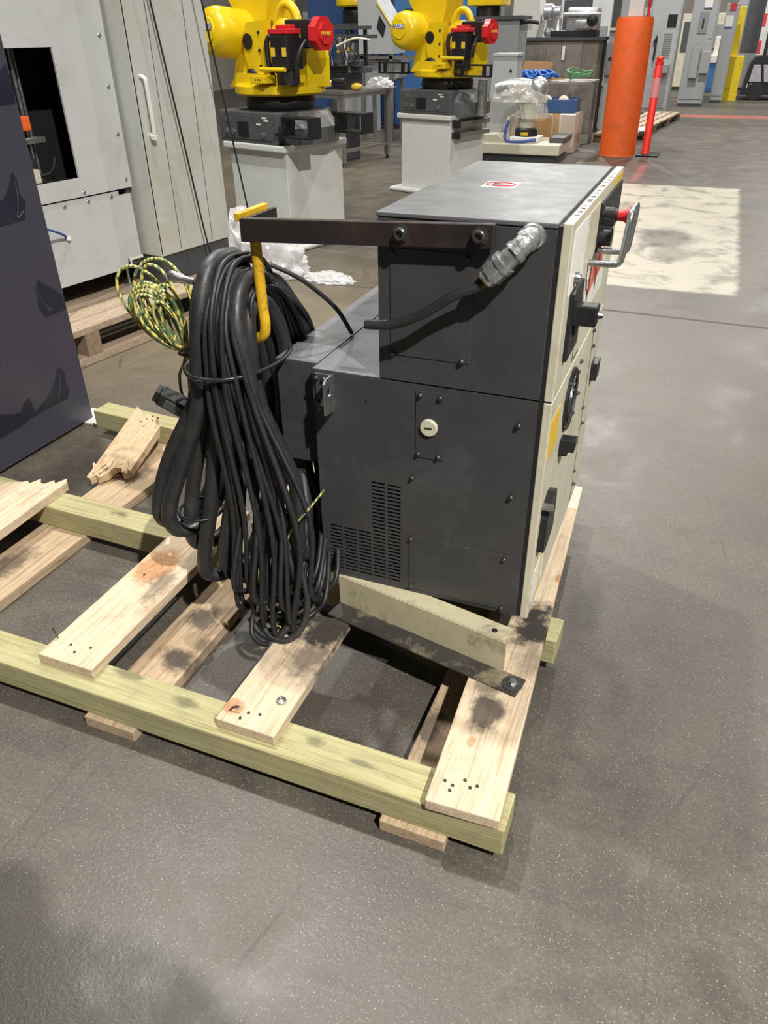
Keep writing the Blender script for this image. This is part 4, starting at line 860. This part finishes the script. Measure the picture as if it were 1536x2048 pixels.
for i in range(5): MB().tube([(.15*math.cos(a*math.pi/5)*(1+.1*i), .2*math.sin(a*math.pi/5), .02+.02*i+.03*math.sin(a+i)) for a in range(10)], .011, 6, True, 4).build('cable_turn', M['greencable'], gcab, world=False, smooth=60)
cb = thing('cardboard_box', 'large cardboard box half wrapped in film under the steel bench', 'box', (-2.1, 11.7, 0))
MB().box(-2.50, -1.80, 11.16, 11.74, 0, .54, .008).build('carton', M['card'], cb)
mb = MB().box(-2.05, -1.785, 11.15, 11.75, .005, .545, .02); mb.build('stretch_film', M['wrap'], cb)
MB().box(-2.03, -2.01, 11.152, 11.16, .01, .53).build('tape', M['white'], cb)
bl = thing('blue_crate', 'dark blue plastic crate stacked on the cardboard box', 'crate', (-2.1, 11.5, .54))
mb = MB().box(-2.42, -1.84, 11.2, 11.7, .545, .57).box(-2.42, -1.84, 11.2, 11.22, .57, .72).box(-2.42, -1.84, 11.68, 11.7, .57, .72).box(-2.42, -2.40, 11.22, 11.68, .57, .72).box(-1.86, -1.84, 11.22, 11.68, .57, .72); mb.build('shell', M['dblue'], bl)
for x in (-2.3, -2.05): MB().lathe([(.07, 0), (.08, .02), (.08, .1), (.06, .12)], (x, 11.35, .67), (.3, -1, .3), 16).build('roll', M['conduit'], bl, smooth=40)
tk = thing('steel_tank', 'large stained steel tank in the background left of the orange column', 'tank', (-2.77, 14.5, 0))
MB().box(-3.6, -2.0, 14.0, 15.0, 0, 1.46, .01).build('shell', M['rust'], tk); MB().box(-3.65, -1.95, 13.95, 15.05, 1.44, 1.49).build('rim', M['kick'], tk)
for x in (-3.3, -2.95, -2.6, -2.3): MB().box(x, x+.03, 13.985, 14.0, .05, 1.44).build('rib', M['rust'], tk)
MB().box(-2.62, -2.57, 13.96, 13.97, 1.15, 1.36).build('paper_tag', M['paper'], tk)
ca = thing('aluminium_castings', 'stack of silver aluminium castings on top of the stained tank', 'casting', (-2.6, 14.4, 1.49))
MB().box(-.05, .50, -.2, .2, .08, .44, .05).box(-.1, .55, -.26, -.2, .3, .36, .02).box(.12, .42, -.24, -.2, .12, .26, .02).build('housing', M['castalu'], ca, world=False, smooth=40)
MB().lathe([(.06, 0), (.12, .03), (.12, .16), (.08, .2), (.08, .3)], (-.48, -.1, .38), (1, 0, 0), 20).build('flange_casting', M['castalu'], ca, world=False, smooth=40)
MB().lathe([(.08, 0), (.09, .05), (.06, .1), (.06, .28)], (-.2, -.1, 0), (0, 0, 1), 18).lathe([(.08, 0), (.1, .06), (.06, .12)], (-.35, -.1, .02), (0, 0, 1), 18).build('elbow_casting', M['castalu'], ca, world=False, smooth=40)
MB().lathe([(.07, 0), (.09, .02), (.09, .08), (.03, .1)], (.42, -.25, .24), (0, -1, 0), 18).build('bore', BK, ca, world=False, smooth=40); MB().box(-.3, .5, -.2, .2, 0, .10, .01).build('base', BK, ca, world=False)
wm = thing('white_machine_head', 'white machine head beside the aluminium castings', 'machine', (-3.35, 14.6, 0))
MB().prism([(-3.6, 1.49), (-3.16, 1.49), (-3.10, 1.75), (-3.16, 2.2), (-3.6, 2.2)], 'y', 14.2, 14.7).build('head', M['pedestal'], wm); MB().box(-3.45, -3.25, 14.19, 14.2, 1.62, 1.7).build('label', M['elec'], wm)
ep = thing('grey_enclosure', 'tall grey enclosure panel with dark inset left of the orange column', 'cabinet', (-1.9, 14.8, 0))
MB().box(-1.92, -1.60, 14.5, 15.1, 0, 2.6, .01).build('body', M['elec'], ep); MB().box(-1.90, -1.77, 14.48, 14.5, 1.62, 2.5).build('inset', M['kick'], ep); MB().box(-1.91, -1.70, 14.42, 14.5, 1.58, 1.62).build('ledge', M['cream'], ep)
MB().box(-1.93, -1.75, 14.40, 14.5, .9, 1.4, .008).build('switch_box', M['elecd'], ep); MB().cyl((-1.84, 14.39, 1.15), (-1.84, 14.40, 1.15), .03, seg=12).build('knob', BK, ep)
# ================================================================ columns, post, electrical cabinets
oc = thing('orange_column', 'thick orange painted guard around a white building column', 'column', (-1.155, 11.32, 0))
MB().lathe([(.262, 0), (.262, .02), (.258, 1.0), (.25, 1.70), (.24, 1.735)], (0, 0, 0), (0, 0, 1), 40).build('guard', M['orange'], oc, world=False, smooth=40)
MB().lathe([(.266, 0), (.263, .012)], (0, 0, 0), (0, 0, 1), 40).build('base_ring', M['orange'], oc, world=False)
MB().box(-.10, .10, -.10, .10, 1.735, 6.0, .01).build('steel_column', M['pedestal'], oc, world=False); MB().tube([(.16, 0, 1.73), (.16, 0, 3)], .02, 8, smooth=False).build('conduit', M['red'], oc, world=False)
po = thing('delineator_post', 'slim red orange traffic post with pink band on a black rubber base', 'post', (-.745, 11.33, 0))
MB().box(-.115, .20, -.2, .2, 0, .03, .012).build('base', BK, po, world=False)
MB().lathe([(.065, .03), (.055, .06), (.052, 1.17), (.045, 1.18), (.04, 1.20)], (0, 0, 0), (0, 0, 1), 20).build('pole', M['postred'], po, world=False, smooth=40)
MB().lathe([(.0545, .76), (.0545, 1.0)], (0, 0, 0), (0, 0, 1), 20).build('reflective_band', M['postband'], po, world=False, smooth=40)
MB().sph((0, 0, 1.235), .05, 1, 1, .85).cyl((0, 0, 1.17), (0, 0, 1.205), .058, seg=20).build('grip_top', M['postred'], po, world=False, smooth=40)
def ecab(label, x0, x1, y0, y1, h, m='elec'):
    c = thing('electrical_cabinet', label, 'cabinet', ((x0+x1)/2, (y0+y1)/2, 0), 0, 'grey electrical cabinets'); MB().box(x0, x1, y0, y1, .06, h, .01).build('body', M[m], c)
    MB().box(x0+.03, x1-.03, y0-.02, y0, .16, h-.1, .004).build('door', M[m], c); MB().box(x0+.02, x1-.02, y0+.02, y1, 0, .06).build('plinth', M['kick'], c); return c
e1 = ecab('grey electrical cabinet with louvres and dark window beside the orange column', -1.55, -.95, 17.6, 18.3, 2.5)
MB().box(-1.20, -1.02, 17.57, 17.58, 1.62, 1.84).build('window', M['inside'], e1)
for i in range(11): MB().box(-1.22, -1.06, 17.565, 17.58, 1.10+.04*i, 1.118+.04*i).build('louvre', M['elecd'], e1)
MB().box(-1.38, -1.34, 17.53, 17.58, 1.05, 1.45, .006).build('lever_handle', BK, e1); MB().prism([(-1.42, 1.36), (-1.36, 1.5), (-1.34, 1.36)], 'y', 17.55, 17.58).build('pointer', BK, e1)
MB().box(-1.28, -1.02, 17.3, 17.58, .82, .98, .006).build('shelf_box', M['elecd'], e1)
e2 = ecab('grey electrical cabinet with taped documents at the end of the row', -.90, -.33, 20.4, 21.0, 2.5)
MB().box(-.72, -.52, 20.36, 20.38, 1.50, 1.92).build('panel_plate', M['elecd'], e2); MB().box(-.46, -.36, 20.36, 20.38, 1.4, 2.0).build('panel_plate', M['elec'], e2)
MB().box(-.74, -.56, 20.25, 20.38, .60, 1.22, .006).build('junction_box', M['elec'], e2); MB().box(-.52, -.32, 20.25, 20.38, .70, 1.15, .006).build('junction_box', M['elec'], e2)
MB().box(-.66, -.48, 20.355, 20.36, 2.0, 2.25).build('paper_sheet', M['paper'], e2); MB().box(-.66, -.48, 20.35, 20.355, 1.98, 2.0).build('blue_strip', M['paperblue'], e2); MB().box(-.64, -.60, 20.35, 20.36, 1.6, 1.78).build('gauge', BK, e2)
e3 = ecab('grey electrical cabinet farthest right with a blue edged notice', -.20, .10, 21.6, 22.1, 2.1)
MB().box(-.17, .0, 21.565, 21.58, 1.62, 1.85).build('paper_sheet', M['paper'], e3); MB().box(-.17, .0, 21.56, 21.565, 1.60, 1.63).build('blue_strip', M['paperblue'], e3); MB().box(-.12, .02, 21.56, 21.58, 1.95, 2.1).build('red_sign', M['redink'], e3)
lpal = thing('long_pallet', 'long low pallet with loose boards beyond the orange column', 'pallet', (-1.35, 14.6, 0), -6)
for i in range(1, 5): MB().box(-.35+.17*i, -.21+.17*i, -1.9, 2.6, .10, .135, .004).build('deck_board', M['palletold'], lpal, world=False)
for y in (-1.8, 0, 1.3, 2.5): MB().box(-.19, .48, y-.05, y+.05, 0, .10, .004).build('bearer', M['palletold_x'], lpal, world=False)
o = MB().prism([(-.2, -.3), (.2, -.2), (.1, .3), (-.15, .25)], 'z', 0, .02).build('white_sheet', M['white'], None); o.location = (-1.05, 13.4, .136); tag(o, 'white sheet of packing lying on the long low pallet', 'sheet')
yc = thing('yellow_column', 'bright yellow column with a wide scuffed yellow guard at its foot', 'column', (.14, 22.7, 0))
MB().box(-.29, .29, -.29, .29, 0, 1.0, .01).build('guard', M['yellowcol'], yc, world=False); MB().box(-.11, .11, -.11, .11, 1.0, 2.05, .01).build('painted_shaft', M['yellowcol'], yc, world=False); MB().box(-.10, .10, -.1, .1, 2.05, 6).build('bare_shaft', M['elec'], yc, world=False)
ct = thing('tool_cart', 'white and blue tool cart left of the yellow column', 'cart', (-.1, 23.6, 0))
MB().box(-.5, .12, 23.4, 23.9, .12, .82, .01).build('body', M['blue'], ct); MB().box(-.53, .15, 23.37, 23.93, .82, 1.0, .01).build('drawer', M['white'], ct); MB().box(-.36, .12, 23.5, 23.9, 1.0, 1.42, .02).build('top_box', M['white'], ct)
for x in (-.44, .06):
    for y in (23.45, 23.85): MB().cyl((x-.02, y, .06), (x+.02, y, .06), .06, seg=14).build('wheel', BK, ct)
fk = thing('forklift', 'black forklift with number 126 parked right of the yellow column', 'forklift', (1.2, 23.4, 0))
MB().prism([(.50, .12), (2.4, .12), (2.4, .95), (1.5, 1.0), (.72, .98), (.60, .80)], 'y', 22.75, 24.0).build('body', BK, fk)
MB().prism([(.66, .42), (.95, .42), (.86, .80), (.70, .80)], 'y', 22.735, 22.76).prism([(1.02, .42), (1.3, .42), (1.3, .80), (.93, .80)], 'y', 22.735, 22.76).build('chrome_insert', M['castalu'], fk)
for x in (.85, 2.0): MB().cyl((x, 22.70, .20), (x, 22.95, .20), .20, seg=20).build('wheel', M['rubber2'], fk)
put(text_mesh('126', .16, 'number', M['paper']), 'number', fk, (.72, 22.74, .32), Matrix.Rotation(math.radians(90), 4, 'X'))
for x in (.9, 2.2): MB().box(x-.04, x+.04, 23.0, 23.08, .98, 2.2).build('overhead_post', BK, fk)
sp_ = thing('striped_post', 'white steel post with red stripes behind the forklift', 'post', (.82, 24.6, 0))
MB().box(-.10, .10, -.08, .08, 0, 3.0, .005).build('shaft', M['pedestal'], sp_, world=False)
for i in range(4): MB().box(-.102, -.02, -.083, -.07, 1.0+.62*i, 1.3+.62*i).build('red_stripe', M['redink'], sp_, world=False)
# rows of machines filling the back of the hall
rr = random.Random(9); fl_labels = ['far white machining centre', 'far tan control cabinet', 'far pale grey press', 'far white storage cabinet', 'far grey lathe', 'far cream machine housing', 'far slate machine']
where = ['at the far left', 'left of the blue cabinets', 'above the worktable', 'behind the distant robot', 'behind the farther robot', 'left of the stained tank', 'above the aluminium castings', 'behind the electrical cabinets', 'left of the yellow column', 'right of the yellow column', 'at the far right']
x = -14.0; i = 0
while x < 4.5:
    wd = rr.uniform(1.2, 1.9); h = rr.uniform(1.9, 2.8); y = rr.uniform(26, 28); m = ['machine', 'elec', 'cream', 'elecd', 'pedestal'][i % 5]
    c = thing('far_machine', '%s %s near the hall wall' % (fl_labels[i % 7], where[i % 11]), 'machine', (x+wd/2, y, 0), 0, 'machines along the back of the hall')
    MB().box(x, x+wd, y, y+1.0, .08, h, .02).build('housing', M[m], c); MB().box(x+.1, x+wd*.6, y-.02, y, 1.0, h-.2, .01).build('window', M['kick'], c); MB().box(x+wd*.65, x+wd-.1, y-.08, y, 1.1, 1.7, .01).build('control_panel', M['elecd'], c)
    MB().box(x+.05, x+wd-.05, y+.05, y+.95, 0, .08).build('plinth', M['kick'], c)
    x += wd+rr.uniform(.1, .5); i += 1
# ================================================================ person taking the picture, just behind the camera
pp = thing('person', 'person in dark work clothes holding a phone, casting the shadow on the floor', 'person', (.33, -1.81, 0), 22)
def skin(name, J, E, m, parent):
    me = bpy.data.meshes.new(name); me.from_pydata([j[:3] for j in J], E, []); me.materials.append(m)
    o = bpy.data.objects.new(name, me); COL.objects.link(o); o.parent = parent
    md = o.modifiers.new('Skin', 'SKIN'); sv = me.skin_vertices[0].data if me.skin_vertices else None
    if sv is None:
        bm = bmesh.new(); bm.from_mesh(me); bm.verts.layers.skin.verify(); bm.to_mesh(me); bm.free(); sv = me.skin_vertices[0].data
    for v, j in zip(sv, J): v.radius = (j[3], j[4] if len(j) > 4 else j[3])
    sv[0].use_root = True
    md.use_smooth_shade = True; s2 = o.modifiers.new('Subdivision', 'SUBSURF'); s2.levels = 1; s2.render_levels = 1
    return o
J = [(0, 0, .95, .19, .13), (0, .02, 1.15, .19, .16), (0, .04, 1.34, .19, .16), (0, .07, 1.46, .12, .12), (0, .09, 1.53, .10), (0, .11, 1.60, .085, .095), (0, .115, 1.70, .08, .09),
     (-.19, .03, 1.42, .08), (-.33, .06, 1.36, .075), (-.19, .15, 1.46, .055), (-.09, .19, 1.49, .04),
     (.19, .03, 1.42, .08), (.33, .06, 1.36, .075), (.19, .15, 1.46, .055), (.09, .19, 1.49, .04),
     (-.10, 0, .88, .095), (-.11, .01, .48, .065), (-.12, -.01, .10, .045), (-.12, .12, .04, .04),
     (.10, 0, .88, .095), (.11, .01, .48, .065), (.12, -.01, .10, .045), (.12, .12, .04, .04)]
E_ = [(0, 1), (1, 2), (2, 3), (3, 4), (4, 5), (5, 6), (2, 7), (7, 8), (8, 9), (9, 10), (2, 11), (11, 12), (12, 13), (13, 14), (0, 15), (15, 16), (16, 17), (17, 18), (0, 19), (19, 20), (20, 21), (21, 22)]
skin('body', J, E_, plain('dark_clothing', (52, 54, 62), .8), pp)
skinm = plain('skin_tone', (188, 140, 112), .55)
for s_ in (-1, 1):
    for k in range(4):
        MB().tube([(s_*.085, .195, 1.485+.018*k-.03), (s_*.065, .212, 1.485+.018*k-.03), (s_*.045, .206, 1.485+.018*k-.03)], .008, 6).build('finger', skinm, pp, world=False, smooth=60)
    MB().tube([(s_*.085, .182, 1.47), (s_*.06, .174, 1.49), (s_*.045, .174, 1.505)], .0095, 6).build('thumb', skinm, pp, world=False, smooth=60)
MB().sph((0, .105, 1.715), .098, .9, 1.0, .72, 3).build('hair', plain('dark_hair', (40, 32, 28), .7), pp, world=False, smooth=60)
ph = MB().box(-.075, .075, .186, .194, 1.45, 1.525, .003).build('phone', M['black'], None, world=False)
ph.location = (.33, -1.81, 0); ph.rotation_euler = (0, 0, math.radians(22)); tag(ph, 'black phone held up in both hands by the person', 'phone')
